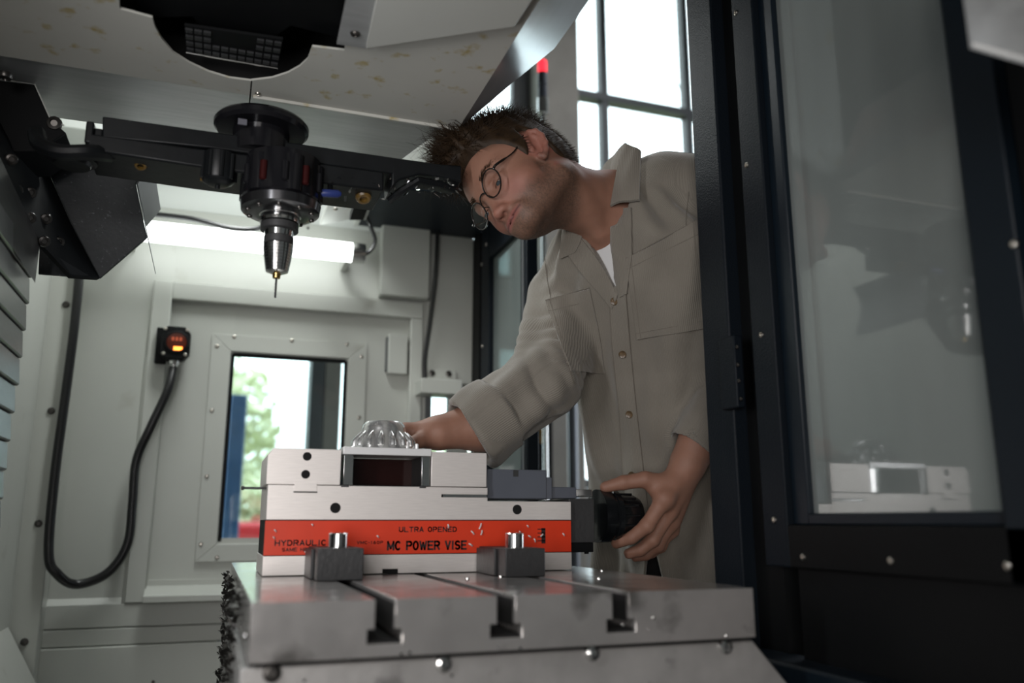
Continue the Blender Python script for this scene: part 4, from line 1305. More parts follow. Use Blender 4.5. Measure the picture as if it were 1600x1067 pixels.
for k in range(3):
    bx('display_segment', glow('dim_led', (.35, .06, .02), .5), lens, cxs + .004 - .012 + k * .009, cxs + .004 - .006 + k * .009, YG - .0546, YG - .0538, czs + .004, czs + .013)
for a, b in ((-.7, .8), (.75, .8), (-.7, -.7), (.75, -.7)):
    screw((cxs + rw * a, YG - .05, czs + rz_ * b), (0, -1, 0), .0045, t)
MB().lathe((cxs, YG - .025, cz0), (0, 0, -1), [(0, .013), (.010, .013), (.012, .010), (.02, .009)], 16).build('cable_gland', M_CHROME, t)
c0 = np.array([cxs, YG - .025, cz0 - .018])
pth = spline([c0, onY(262, 610, 2.19), onY(235, 668, 2.19), onY(213, 720, 2.2), onY(207, 785, 2.2), onY(199, 850, 2.2), onY(168, 895, 2.2), onY(120, 913, 2.2), onY(90, 897, 2.165), onY(76, 862, 2.165),
              onY(86, 740, 2.165), onY(102, 620, 2.165), onY(115, 520, 2.165), onY(123, 440, 2.165), onY(128, 380, 2.165)], 8)
o = MB().tube(pth, .0105, 12).build('looped_cable', M_CABLE, None)
tag(o, 'thick black cable hanging in a loop from the sensor with the orange display', 'cable')
o = MB().tube(spline([onY(684, 352, 2.215), onY(681, 420, 2.215), onY(672, 500, 2.215), onY(664, 560, 2.215), onY(664, 590, 2.215)], 6), .0062, 8).build('thin_cable', M_CABLE, None)
tag(o, 'thin black cable running down to the white box beside the far door', 'cable')
t = thing('terminal_box', onY(690, 604, 2.19), 'small white box on the far wall between the small door and dark far door', 'box')
bx('box_body', M_WHITE, t, onY(658, 604, 2.16)[0], onY(722, 604, 2.16)[0], 2.16, YW - .012, onY(690, 615, 2.16)[2], onY(690, 592, 2.16)[2], .002)
bx('lug_plate', M_WHITE, t, onY(664, 583, 2.235)[0], onY(712, 583, 2.235)[0], 2.228, YW - .012, onY(690, 594, 2.23)[2], onY(690, 578, 2.23)[2], .001)
for (px, py) in ((675, 583), (701, 584)):
    screw(onY(px, py, 2.228), (0, -1, 0), .009, t, M_DSCREW, 'cap_screw')

# ================================================================== NEAR SHEET CORNER top right
t = thing('sheet_corner', atd(1560, 60, .6), 'blurred white sheet-metal corner close to the camera, over the dark near door', 'sheet metal')
zq = 1.372
k0, k1, k2, k3 = atd(1520, 73, .66), atd(1592, 3, .69), atd(1760, -45, .62), atd(1760, 140, .585)
MB().prism([k0, k1, k2, k3], (0, 0, .004)).build('sheet_bottom', mat('lit_facet_white', (.82, .83, .82), .35), t)  # facet paler than its sides, lamp light put into the colour
MB().prism([k0, k1, k1 + [0, 0, .12], k0 + [0, 0, .12]], (.004, .002, 0)).build('sheet_side', M_COVER_B, t)
MB().prism([k0, k3, k3 + [0, 0, .12], k0 + [0, 0, .12]], (0, .003, 0)).build('sheet_side', M_COVER_B, t)

# ================================================================== PERSON
def prj(q):
    v = np.asarray(q, float) - _C
    d = v @ _F
    return 800 + FPX * (v @ _R) / d, 533.5 - FPX * (v @ _U) / d, d


def smin(a, b, k):
    h = np.clip(0.5 + 0.5 * (b - a) / k, 0, 1)
    return b + (a - b) * h - k * h * (1 - h)


def smax(a, b, k):
    return -smin(-a, -b, k)


def rc(p, a, b, r1, r2):
    a, b = np.asarray(a, float), np.asarray(b, float)
    ab = b - a
    t = np.clip(((p - a) @ ab) / max(ab @ ab, 1e-12), 0, 1)
    return np.linalg.norm(p - a - t[:, None] * ab, axis=1) - (r1 + (r2 - r1) * t)


def ell(p, c, r):
    q = (p - np.asarray(c)) / np.asarray(r)
    k0 = np.linalg.norm(q, axis=1)
    k1 = np.linalg.norm(q / np.asarray(r), axis=1)
    return k0 * (k0 - 1) / np.maximum(k1, 1e-9)


class Field:
    """list of (op, function, blend, lo, hi); evaluated only near each primitive's box"""

    def __init__(s):
        s.p = []

    def add(s, op, fn, k, pts, rad):
        P = np.array(pts, float).reshape(-1, 3)
        s.p.append((op, fn, k, P.min(0) - rad - k - 0.03, P.max(0) + rad + k + 0.03))

    def cone(s, a, b, r1, r2, k=0.01, op='u'):
        s.add(op, lambda p: rc(p, a, b, r1, r2), k, [a, b], max(r1, r2))

    def chain(s, pts, rs, k=0.004, k0=None):
        for i in range(len(pts) - 1):
            s.cone(pts[i], pts[i + 1], rs[i], rs[i + 1], (k0 if (k0 and i == 0) else k))

    def __call__(s, p):
        d = np.full(len(p), 1.0)
        for op, fn, k, lo, hi in s.p:
            m = np.all((p > lo) & (p < hi), axis=1)
            if not m.any():
                continue
            v = fn(p[m])
            d[m] = smin(d[m], v, k) if op == 'u' else smax(d[m], -v, k)
        return d


def axis_pts(a, b, fine, coarse, bands):
    out = [a]
    while out[-1] < b:
        x = out[-1]
        out.append(x + (fine if any(l <= x <= h for l, h in bands) else coarse))
    return np.array(out)


def surface(field, xs, ys, zs, stride=5, post=None):
    """naive surface nets on a rectilinear grid, evaluated only near the surface"""
    nx, ny, nz = len(xs), len(ys), len(zs)
    ci = [np.unique(np.append(np.arange(0, n, stride), n - 1)) for n in (nx, ny, nz)]
    gx, gy, gz = np.meshgrid(xs[ci[0]], ys[ci[1]], zs[ci[2]], indexing='ij')
    cd = field(np.stack([gx.ravel(), gy.ravel(), gz.ravel()], 1)).reshape(gx.shape)
    del gx, gy, gz
    mn, mx = np.abs(cd), None
    lo = np.abs(cd[:-1, :-1, :-1])
    sg = np.sign(cd)
    ssum = sg[:-1, :-1, :-1].copy()
    for o in ((1, 0, 0), (0, 1, 0), (0, 0, 1), (1, 1, 0), (1, 0, 1), (0, 1, 1), (1, 1, 1)):
        sl_ = tuple(slice(1, None) if q else slice(None, -1) for q in o)
        lo = np.minimum(lo, np.abs(cd[sl_]))
        ssum += sg[sl_]
    dd = [np.diff(a[c]) for a, c in zip((xs, ys, zs), ci)]
    diag = np.sqrt(dd[0][:, None, None] ** 2 + dd[1][None, :, None] ** 2 + dd[2][None, None, :] ** 2)
    act = (lo < diag * 0.75 + 0.004) | (np.abs(ssum) < 8)
    V = np.empty((nx, ny, nz), np.float32)
    mask = np.zeros((nx, ny, nz), bool)
    rep = [np.clip(np.searchsorted(c, np.arange(n), side='right') - 1, 0, len(c) - 2) for c, n in zip(ci, (nx, ny, nz))]
    V[:] = cd[np.ix_(rep[0], rep[1], rep[2])]
    mask = act[np.ix_(rep[0], rep[1], rep[2])]
    m2 = mask.copy()
    for ax in range(3):     # nodes on the far faces of active blocks
        m2 |= np.roll(m2, 1, ax)
    idx = np.nonzero(m2)
    P = np.stack([xs[idx[0]], ys[idx[1]], zs[idx[2]]], 1)
    v = np.empty(len(P))
    for s0 in range(0, len(P), 400000):
        v[s0:s0 + 400000] = field(P[s0:s0 + 400000])
    if post is not None:
        v = post(P, v)
    V[idx] = v
    S = V < 0
    cnt = np.zeros((nx - 1, ny - 1, nz - 1), np.uint8)
    for o in np.ndindex(2, 2, 2):
        cnt += S[o[0]:nx - 1 + o[0], o[1]:ny - 1 + o[1], o[2]:nz - 1 + o[2]]
    A = np.nonzero((cnt > 0) & (cnt < 8))
    nA = len(A[0])
    I = np.full(cnt.shape, -1, np.int32)
    I[A] = np.arange(nA)
    acc = np.zeros((nA, 3))
    num = np.zeros(nA)
    corners = list(np.ndindex(2, 2, 2))
    for a in corners:
        for ax in range(3):
            if a[ax]:
                continue
            b = list(a)
            b[ax] = 1
            ia = (A[0] + a[0], A[1] + a[1], A[2] + a[2])
            ib = (A[0] + b[0], A[1] + b[1], A[2] + b[2])
            va, vb = V[ia].astype(float), V[ib].astype(float)
            cr = (va < 0) != (vb < 0)
            t = np.where(cr, va / np.where(cr, va - vb, 1), 0)
            pa = np.stack([xs[ia[0]], ys[ia[1]], zs[ia[2]]], 1)
            pb = np.stack([xs[ib[0]], ys[ib[1]], zs[ib[2]]], 1)
            acc += np.where(cr[:, None], pa + (pb - pa) * t[:, None], 0)
            num += cr
    verts = acc / num[:, None]
    quads = []
    for ax in range(3):
        o1, o2 = [(1, 2), (2, 0), (0, 1)][ax]
        sl0 = [slice(1, -1)] * 3
        sl0[ax] = slice(0, -1)
        sl1 = [slice(1, -1)] * 3
        sl1[ax] = slice(1, None)
        s0, s1 = S[tuple(sl0)], S[tuple(sl1)]
        E = np.nonzero(s0 != s1)
        base = [E[k] + (0 if k == ax else 1) for k in range(3)]

        def cell(da, db):
            q = list(base)
            q[o1] = q[o1] - da
            q[o2] = q[o2] - db
            return I[tuple(q)]
        Q = np.stack([cell(1, 1), cell(0, 1), cell(0, 0), cell(1, 0)], 1)
        fl = ~s0[E]
        Q[fl] = Q[fl][:, ::-1]
        quads.append(Q)
    Q = np.concatenate(quads)
    Q = Q[(Q >= 0).all(1)]
    return verts, Q


def mesh_from(name, verts, quads, material, parent, origin):
    me = bpy.data.meshes.new(name)
    nv, nq = len(verts), len(quads)
    me.vertices.add(nv)
    me.vertices.foreach_set('co', (verts - np.asarray(origin)).astype(np.float32).ravel())
    me.loops.add(nq * 4)
    me.loops.foreach_set('vertex_index', quads.astype(np.int32).ravel())
    me.polygons.add(nq)
    me.polygons.foreach_set('loop_start', np.arange(0, nq * 4, 4, dtype=np.int32))
    me.polygons.foreach_set('use_smooth', np.ones(nq, bool))
    me.update(calc_edges=True)
    me.validate()
    me.materials.append(material)
    o = bpy.data.objects.new(name, me)
    COL.objects.link(o)
    place(o, origin, parent)
    return o


def smooth_mesh(verts, quads, it=1, lam=0.5):
    v = verts.copy()
    n = len(v)
    ea = np.concatenate([quads[:, [0, 1]], quads[:, [1, 2]], quads[:, [2, 3]], quads[:, [3, 0]]])
    for _ in range(it):
        acc = np.zeros_like(v)
        c = np.zeros(n)
        for a, b in ((0, 1), (1, 0)):
            for k in range(3):
                acc[:, k] += np.bincount(ea[:, a], v[ea[:, b], k], n)
            c += np.bincount(ea[:, a], minlength=n)
        v = v + lam * (acc / np.maximum(c, 1)[:, None] - v)
    return v


PIV = (0.93, 1.40, 0.0)
man = thing('person', PIV, 'man in a taupe corduroy shirt and round glasses leaning in over the machine vise', 'person')

# ---- joints (points in the place, found from where they stand in the picture and how far away they are)
J = atd
neck_b = J(956, 327, 1.455)
Rsh, Rel, Rwr = J(884, 462, 1.56), J(850, 596, 1.43), J(686, 676, 1.345)
Lsh, Lel = J(1106, 306, 1.425), J(1168, 556, 1.45)
d0 = prj(hc)[2]
Lwr = J(1076, 722, d0 + .012)
# head basis: left, forward, up of the man
hL, hU = nrm(vec(.30, .66, .68)), nrm(vec(-.65, .67, -.36))
hF = nrm(np.cross(hL, hU))
hU = nrm(np.cross(hF, -hL)) if np.cross(hF, -hL) @ hU > 0 else nrm(np.cross(hL, hF)) * -1
HB = np.stack([hL, hF, hU], 1)
eye_mid = J(769, 306, 1.318)
HO = eye_mid - hF * .080 - hU * .013


def to_local(p):
    return (p - HO) @ HB


def to_world(q):
    return HO + np.asarray(q) @ HB.T


ECX = np.array([.0725, .003, .021])
eu, ef = nrm((.06, -.22, .97)), nrm((-.34, .92, .20))
en = np.cross(ef, eu)
if en[0] < 0:
    en = -en
EH = [(.82 * a_, .96 * b_) for a_, b_ in [(.012, -.004), (.0145, .010), (.010, .024), (-.002, .0305), (-.014, .025), (-.0185, .010), (-.016, -.006), (-.008, -.019), (.002, -.029), (.009, -.024)]]
epos = lambda f, u, n=0.0: ECX + ef * f + eu * u + en * n


def head_base(q):
    d = ell(q, (0, -.012, .040), (.0755, .097, .086))
    return smin(d, ell(q, (0, .034, .042), (.060, .056, .062)), .03)


def head_sdf(p):
    q = to_local(p)
    q[:, 0] = np.abs(q[:, 0])
    d = head_base(q)
    d = smin(d, ell(q, (0, .030, -.014), (.051, .056, .058)), .03)
    d = smin(d, rc(q, (.050, -.008, -.034), (.017, .063, -.056), .020, .015), .025)
    d = smin(d, ell(q, (0, .0715, -.058), (.020, .015, .015)), .024)
    d = smin(d, ell(q, (.041, .046, -.012), (.022, .023, .021)), .02)
    d = smin(d, rc(q, (.044, .068, .031), (.012, .0825, .026), .0095, .0095), .012)
    d = smax(d, -ell(q, (.032, .097, .013), (.020, .015, .0115)), .012)
    d = smin(d, rc(q, (0, .084, .017), (0, .0985, -.023), .0072, .0080), .010)
    d = smin(d, ell(q, (0, .1005, -.0245), (.0086, .0085, .0072)), .006)
    d = smin(d, ell(q, (.0110, .0905, -.0255), (.0056, .0100, .0066)), .008)
    d = smin(d, ell(q, (0, .0765, -.042), (.028, .0115, .017)), .012)
    d = smin(d, ell(q, (.032, .0735, .012), (.0155, .0140, .0135)), .004)
    d = smax(d, -ell(q, (.032, .0895, .0065), (.0115, .0065, .0032)), .0015)
    d = smax(d, -rc(q, (.020, .0860, .0195), (.046, .078, .0175), .0014, .001), .003)
    d = smin(d, rc(q, (.025, .0750, -.0430), (0, .0870, -.0405), .0016, .0036), .004)
    d = smin(d, rc(q, (.022, .0755, -.0475), (0, .0860, -.0495), .0020, .0042), .004)
    d = smax(d, -rc(q, (.0290, .0720, -.0435), (0, .0940, -.0452), .0019, .0019), .002)
    d = smax(d, -ell(q, (.0060, .0960, -.0318), (.0022, .0034, .0020)), .002)
    d = smax(d, -rc(q, (.018, .0910, -.020), (.031, .078, -.036), .0008, .0006), .006)
    m = (q[:, 0] > .05) & (np.abs(q[:, 1] - .003) < .055) & (np.abs(q[:, 2] - .02) < .065)
    if m.any():
        e = q[m] - ECX
        c = np.stack([e @ ef, e @ eu, e @ en], 1)
        de = ell(c, (-.002, .002, .000), (.0128, .0262, .0032))
        w = .006 + .004
        for i in range(len(EH) - 1):
            (f1, u1), (f2, u2) = EH[i], EH[i + 1]
            n1 = .004 + max(0, -f1) * .35
            n2 = .004 + max(0, -f2) * .35
            r_ = .0034 if i < 7 else .0046
            de = smin(de, rc(c, (f1, u1, n1), (f2, u2, n2), r_, r_), .003)
        for a, b in (((-.004, .019), (-.0105, .006)), ((-.0105, .006), (-.006, -.012))):
            de = smin(de, rc(c, (*a, .005), (*b, .005), .0032, .0032), .004)
        de = smax(de, -ell(c, (.003, -.003, .007), (.0078, .0115, .0075)), .003)
        de = smin(de, ell(c, (.0125, -.005, .004), (.004, .006, .004)), .003)
        dm = smin(d[m], de, .007)
        d[m] = dm
    return d


body = Field()
body.add('u', head_sdf, .02, [HO], .17)
nk_top = to_world((0, -.034, -.022))
body.cone(nk_top, neck_b, .053, .058, .022)
body.cone(to_world((.045, -.030, -.030)), J(938, 362, 1.40), .014, .012, .02)      # neck muscle
body.cone(neck_b, J(1040, 318, 1.44), .055, .05, .03)
body.cone(neck_b, J(915, 415, 1.52), .055, .05, .03)
body.cone(J(965, 380, 1.475), J(1025, 520, 1.52), .062, .085, .05)
body.cone(J(1025, 520, 1.52), J(1075, 780, 1.575), .085, .09, .05)
body.cone(J(1075, 780, 1.575), J(1090, 900, 1.575), .095, .10, .05)
hipR, hipL = J(1068, 900, 1.61), J(1120, 900, 1.54)
footR, footL = np.array([.97, 1.50, .075]), np.array([1.06, 1.30, .075])
for hip, ft in ((hipR, footR), (hipL, footL)):
    kn = (hip + ft) / 2 + np.array([-.03, 0, .03])
    body.cone(hip, kn, .078, .055, .04)
    body.cone(kn, ft, .053, .036, .02)
    body.cone(ft, ft + np.array([-.14, -.03, -.035]), .034, .026, .02)
body.cone(J(915, 415, 1.52), Rsh, .05, .048, .03)
body.cone(Rsh, Rel, .046, .040, .02)
body.cone(Rel, J(752, 664, 1.380), .041, .040, .02)
body.cone(J(752, 664, 1.380), Rwr, .039, .0275, .02)
body.cone(J(1040, 318, 1.44), Lsh, .05, .048, .03)
body.cone(Lsh, Lel, .046, .040, .02)
body.cone(Lel, J(1105, 662, 1.405), .041, .037, .02)
body.cone(J(1105, 662, 1.405), Lwr, .039, .0300, .02)
# left hand round the vise knob: palm at the knob's end, thumb over it, fingers under it
h = lambda x, y, k=0.0: J(x, y, d0 + k)
mcp = [h(1038, 779, -.027), h(1047, 797, -.010), h(1050, 814, .010), h(1049, 828, .029)]
for m_, r_ in zip(mcp, (.0140, .0138, .0130, .0118)):
    body.cone(Lwr, m_, .0205, r_, .014)
body.cone(mcp[0], mcp[3], .0115, .0105, .010)
body.cone(Lwr, h(1040, 757, -.008), .018, .0145, .012)
body.chain([h(1044, 757, -.008), h(1008, 749, -.014), h(974, 754, -.014), h(946, 761, -.012)], [.0165, .0130, .0115, .0092], .004, .010)
body.cone(h(1022, 764, -.012), mcp[0], .0105, .0130, .014)        # web of the thumb
for k, (pts, rs) in enumerate((
        ([mcp[0], h(1011, 821, -.036), h(987, 840, -.030), h(963, 849, -.020)], [.0132, .0117, .0102, .0086]),
        ([mcp[1], h(1020, 843, -.014), h(1001, 859, -.010), h(982, 865, -.004)], [.0130, .0116, .0102, .0086]),
        ([mcp[2], h(1028, 852, .010), h(1010, 867, .013), h(992, 871, .017)], [.0115, .0100, .0088, .0074]),
        ([mcp[3], h(1032, 853, .032), h(1018, 865, .034), h(1003, 868, .036)], [.0105, .0088, .0078, .0066]))):
    body.chain(pts, rs, .003, .006)
    body.add('u', (lambda c: (lambda p: np.linalg.norm(p - c, axis=1) - .0108))(pts[1]), .006, [pts[1]], .011)
# right hand reaching behind the aluminium part
g = lambda x, y, d: J(x, y, d)
mR = [g(634, 673, 1.333), g(630, 678, 1.350), g(634, 684, 1.366), g(640, 689, 1.380)]
for m_, r_ in zip(mR, (.0125, .0125, .0118, .0108)):
    body.cone(Rwr, m_, .0185, r_, .014)
body.chain([mR[0], g(604, 676, 1.345), g(584, 685, 1.345), g(570, 691, 1.338)], [.012, .010, .009, .0075], .003, .006)
body.chain([mR[1], g(598, 684, 1.358), g(578, 691, 1.356), g(564, 695, 1.350)], [.012, .010, .009, .0075], .003, .006)
body.chain([mR[2], g(604, 690, 1.374), g(584, 694, 1.374), g(572, 697, 1.370)], [.0115, .0095, .0085, .0072], .003, .006)
body.chain([mR[3], g(614, 694, 1.390), g(600, 697, 1.392), g(588, 699, 1.392)], [.0105, .0085, .0078, .0066], .003, .006)
body.chain([g(668, 684, 1.330), g(652, 690, 1.308), g(642, 695, 1.296), g(632, 697, 1.290)], [.0150, .0115, .0100, .0080], .004, .010)

hw = to_world((0, 0, 0))
xs = axis_pts(.20, 1.24, .0019, .0075, [(.24, .48), (hw[0] - .14, hw[0] + .14), (.58, .75)])
ys = axis_pts(.90, 1.74, .0019, .0075, [(hw[1] - .15, hw[1] + .15), (1.20, 1.38)])
zs = axis_pts(-.02, 1.80, .0019, .0085, [(.97, 1.17), (hw[2] - .16, hw[2] + .16)])
bv, bq = surface(body, xs, ys, zs, 5)
bv = smooth_mesh(bv, bq, 1, .4)
ob = mesh_from('body', bv, bq, M_SKIN, man, PIV)
lq = to_local(bv)
tone = np.tile(np.array([.29, .145, .098]), (len(bv), 1))


def blend(mask, col):
    global tone
    m = np.clip(mask, 0, 1)[:, None]
    tone = tone * (1 - m) + np.array(col) * m


ss = lambda a, b, x: np.clip((x - a) / (b - a), 0, 1) ** 2 * (3 - 2 * np.clip((x - a) / (b - a), 0, 1))
near = np.linalg.norm(lq, axis=1) < .17
ax_ = np.abs(lq[:, 0])
blend(near * .55 * np.exp(-(((ax_ - .042) / .022) ** 2 + ((lq[:, 2] + .018) / .022) ** 2)), (.34, .115, .09))
blend(near * .5 * np.exp(-((ax_ / .02) ** 2 + ((lq[:, 2] + .026) / .018) ** 2)) * (lq[:, 1] > .082), (.34, .125, .095))
blend(near * .55 * (ax_ > .068) * (np.abs(lq[:, 1] - .003) < .035) * (np.abs(lq[:, 2] - .02) < .045), (.33, .115, .09))
# beard shadow
jaw = ss(-.018, -.038, lq[:, 2] + .20 * (lq[:, 1] - .06) * (lq[:, 1] > .06)) * ss(-.045, -.02, lq[:, 1]) * ss(-.125, -.100, lq[:, 2])
jaw = np.maximum(jaw, ss(.01, -.01, lq[:, 2]) * ss(.036, .026, lq[:, 1]) * ss(.0, .012, lq[:, 1]) * (ax_ > .05) * (lq[:, 2] > -.06))
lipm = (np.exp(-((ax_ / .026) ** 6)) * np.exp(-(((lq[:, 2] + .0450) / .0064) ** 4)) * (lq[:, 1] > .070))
rnd = RNG.random(len(bv))
blend(near * jaw * (.40 + .45 * rnd) * (1 - lipm), (.085, .055, .038))
blend(near * lipm * .85, (.27, .085, .075))
blend(near * (ax_ < .029) * (lq[:, 1] > .066) * np.exp(-(((lq[:, 2] + .0447 - .05 * ax_ ** 1.5) / .0016) ** 2)) * .9, (.07, .018, .017))  # dark mouth crevice painted into the skin tone
blend(near * (head_base(np.abs(lq) * [1, 0, 0] + lq * [0, 1, 1]) < .006) * ss(.04, .07, lq[:, 2] - .5 * (lq[:, 1] > .05) * (lq[:, 1] - .05)) * (lq[:, 1] < .07) * .8, (.06, .035, .02))
# nails
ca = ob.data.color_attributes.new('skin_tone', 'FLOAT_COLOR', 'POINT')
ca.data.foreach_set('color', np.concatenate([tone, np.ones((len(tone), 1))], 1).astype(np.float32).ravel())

# ---- eyes, brows, glasses
for s_ in (1, -1):
    m = MB()
    m.lathe((0, 0, 0), (0, 0, 1), [(.0126 * math.cos(a), .0126 * math.sin(a) + 1e-5) for a in np.linspace(math.pi, 0, 14)], 20)
    m.v = [tuple(to_world(np.array(v) + np.array([.032 * s_, .0737, .012]))) for v in m.v]
    e_ = m.build('eye', M_EYE, man)
    lk = nrm((-.10, .78, -.62))
    c = np.array([.032 * s_, .0737, .012])
    m = MB().lathe(c + lk * .0105, lk, [(0, .0062), (.0018, .0058), (.0024, .003)], 16)
    m.v = [tuple(to_world(v)) for v in m.v]
    m.build('iris', M_IRIS, e_)
m = MB()
for s_ in (1, -1):
    for k in range(170):
        u = random.random()
        b = np.array([s_ * (.014 + .036 * u), .0925 - .018 * u * u - .006 * u, .031 + .007 * math.sin(u * 2.6) + random.gauss(0, .0022)])
        e = b + np.array([s_ * (.006 + .003 * random.random()), .0025, .0028 - .006 * u + random.gauss(0, .0012)])
        m.tube([b, (b + e) / 2 + [0, .0012, 0], e], [.00035, .0003, .0001], 3)
    for k in range(24):     # lashes
        u = k / 23
        b = np.array([s_ * (.021 + .023 * u), .0875 - .004 * (2 * u - 1) ** 2, .0085])
        m.tube([b, b + np.array([s_ * .001, .004, -.0028])], [.0003, .0001], 3)
m.v = [tuple(to_world(v)) for v in m.v]
m.build('eyebrow', M_HAIR, man)

gl = bpy.data.objects.new('glasses', None)
COL.objects.link(gl)
place(gl, to_world((0, .10, .01)), man)
gl['label'] = 'dark thin-rimmed round glasses'
LW = lambda q: tuple(to_world(q))
for s_ in (1, -1):
    cc = np.array([.0335 * s_, .0985, .009])
    u1, u2 = nrm((1, -.10 * s_, 0)), nrm((0, -.10, 1))
    ring = [cc + u1 * .0222 * math.cos(a) + u2 * .0212 * math.sin(a) for a in np.linspace(0, 2 * math.pi, 36, endpoint=False)]
    m = MB().tube(ring, .0012, 8, closed=True)
    m.v = [LW(v) for v in m.v]
    m.build('rim', M_FRAME, gl)
    m = MB()
    m.add([cc] + ring, [(0, 1 + i, 1 + (i + 1) % 36) for i in range(36)])
    m.v = [LW(v) for v in m.v]
    m.build('lens', G_LENS, gl)
    hinge = cc + u1 * .0225 * s_ + u2 * .007
    e1 = to_local(np.array([to_world(ECX * [s_, 1, 1])]))[0]
    tp = spline([hinge + [0, .001, 0], hinge + [.006 * s_, -.004, .001], np.array([.069 * s_, .048, .026]), np.array([.0765 * s_, .012, .046]), np.array([.0775 * s_, -.006, .046]), np.array([.072 * s_, -.026, .026])], 5)
    m = MB().tube(tp, [.0021] * 8 + [.0012] * (len(tp) - 8), 8)
    m.v = [LW(v) for v in m.v]
    m.build('temple', M_FRAME, gl)
    m = MB().tube(spline([cc - u1 * .0215 * s_ + [0, -.001, -.004], np.array([.0105 * s_, .0935, .002]), np.array([.0105 * s_, .0905, -.004])], 4), .0009, 6)
    m.v = [LW(v) for v in m.v]
    m.build('nose_pad', M_FRAME, gl)
m = MB().tube(spline([(-.0118, .0992, .0125), (-.006, .1005, .0175), (0, .1008, .0185), (.006, .1005, .0175), (.0118, .0992, .0125)], 5), .0012, 8)
m.v = [LW(v) for v in m.v]
m.build('bridge', M_FRAME, gl)

# ---- hair: a cap that follows the skull, and separate locks
HY = [-.13, -.10, -.075, -.045, -.025, -.012, .000, .012, .020, .030, .038, .048, .060, .075, .095, .13]
HZ = [-.070, -.070, -.066, -.036, -.004, .038, .056, .055, .018, .002, .024, .044, .058, .070, .076, .080]


def hair_sdf(p):
    q = to_local(p)
    aq = q.copy()
    aq[:, 0] = np.abs(aq[:, 0])
    b = head_base(aq)
    top = ss(.045, .115, q[:, 2] - .25 * aq[:, 0])
    hl = np.interp(q[:, 1], HY, HZ)
    edge = ss(-.002, .016, q[:, 2] - hl)
    th = -.003 + edge * (.0075 + .016 * top + .010 * top * ss(.0, .08, q[:, 1]))
    wob = .0035 * np.sin(q[:, 0] * 150 + 2 * np.sin(q[:, 1] * 60)) * np.sin(q[:, 1] * 120 + 2.3 * np.sin(q[:, 0] * 80)) * (.25 + top)
    d = b - th - wob
    d = smin(d, ell(q, (.005, .070, .116), (.046, .026, .020)) - wob, .02)
    return smax(d, (hl - q[:, 2]) * .8, .005)


hf = Field()
hf.add('u', hair_sdf, .001, [HO], .19)
r_ = .185
hx_ = np.arange(HO[0] - r_, HO[0] + r_, .0026)
hy_ = np.arange(HO[1] - r_, HO[1] + r_, .0026)
hz_ = np.arange(HO[2] - r_, HO[2] + r_, .0026)
hv, hq_ = surface(hf, hx_, hy_, hz_, 4)
# locks grow from the cap
nv = np.zeros_like(hv)
fn_ = np.cross(hv[hq_[:, 1]] - hv[hq_[:, 0]], hv[hq_[:, 2]] - hv[hq_[:, 0]])
for c in range(4):
    np.add.at(nv, hq_[:, c], fn_)
nv /= np.maximum(np.linalg.norm(nv, axis=1), 1e-9)[:, None]
ql, nl = to_local(hv), nv @ HB
if (nl * ql).sum() < 0:
    nl = -nl
outer = np.nonzero((nl * (ql - [0, 0, .03])).sum(1) > .03)[0]
pick = RNG.choice(outer, 9000)
LV, LQ = [], []
for i in pick:
    q, n = ql[i], nl[i]
    top = float(ss(.05, .11, q[2] - .25 * abs(q[0])))
    front = float(ss(.02, .08, q[1]))
    if top < .25 and random.random() < .15:
        continue
    L_ = (.011 + .022 * top + .016 * top * front) * random.uniform(.6, 1.25)
    dirn = n * (.35 + .35 * top) + np.array([0, -.75, -.35]) * (1 - top) + np.array([random.gauss(0, .35), .55 * front - .25 + random.gauss(0, .3), .25]) * top
    dirn = nrm(dirn + RNG.normal(size=3) * .16)
    side = nrm(np.cross(dirn, n + 1e-3))
    curl = random.gauss(0, .5) * top
    w = random.uniform(.00024, .00046) * (1.0 + .8 * top)
    pts = []
    for k in range(6):
        t = k / 5
        pts.append(q - n * .002 + dirn * L_ * t + side * curl * L_ * t * t + n * (-.35) * L_ * t * t * top + np.array([0, .0, 0]))
    base = len(LV)
    up = nrm(np.cross(dirn, side))
    for k, pt in enumerate(pts):
        ww = w * (1 - .8 * k / 5)
        for a in (0, 2.1, 4.2):
            LV.append(pt + (side * math.cos(a) + up * math.sin(a)) * ww)
    for k in range(5):
        for a in range(3):
            b_ = (a + 1) % 3
            LQ.append((base + k * 3 + a, base + k * 3 + b_, base + k * 3 + 3 + b_, base + k * 3 + 3 + a))
LV = np.array(LV) @ HB.T + HO
mesh_from('hair', np.concatenate([hv, LV]), np.concatenate([hq_, np.array(LQ) + len(hv)]), M_HAIR, man, tuple(HO))

# stubble hairs along the jaw
cand = np.nonzero(near & (jaw * (1 - lipm) > .35))[0]
pick = RNG.choice(cand, 1500)
m = MB()
nb = np.zeros_like(bv)
fn_ = np.cross(bv[bq[:, 1]] - bv[bq[:, 0]], bv[bq[:, 2]] - bv[bq[:, 0]])
for c in range(4):
    np.add.at(nb, bq[:, c], fn_)
nb /= np.maximum(np.linalg.norm(nb, axis=1), 1e-9)[:, None]
if ((nb[cand] @ HB) * lq[cand]).sum() < 0:
    nb = -nb
for i in pick:
    dn = nrm(nb[i] * .8 - hU * .7 + RNG.normal(size=3) * .25)
    m.tube([bv[i] - nb[i] * .0005, bv[i] + dn * random.uniform(.001, .0022)], [.00011, .00005], 3)
o = m.build('stubble', M_STUB, man)
o['kind'] = 'stuff'

# ---- shirt
def yawF(s):
    return nrm(np.array(_R * -s - _H * math.sqrt(1 - s * s)))


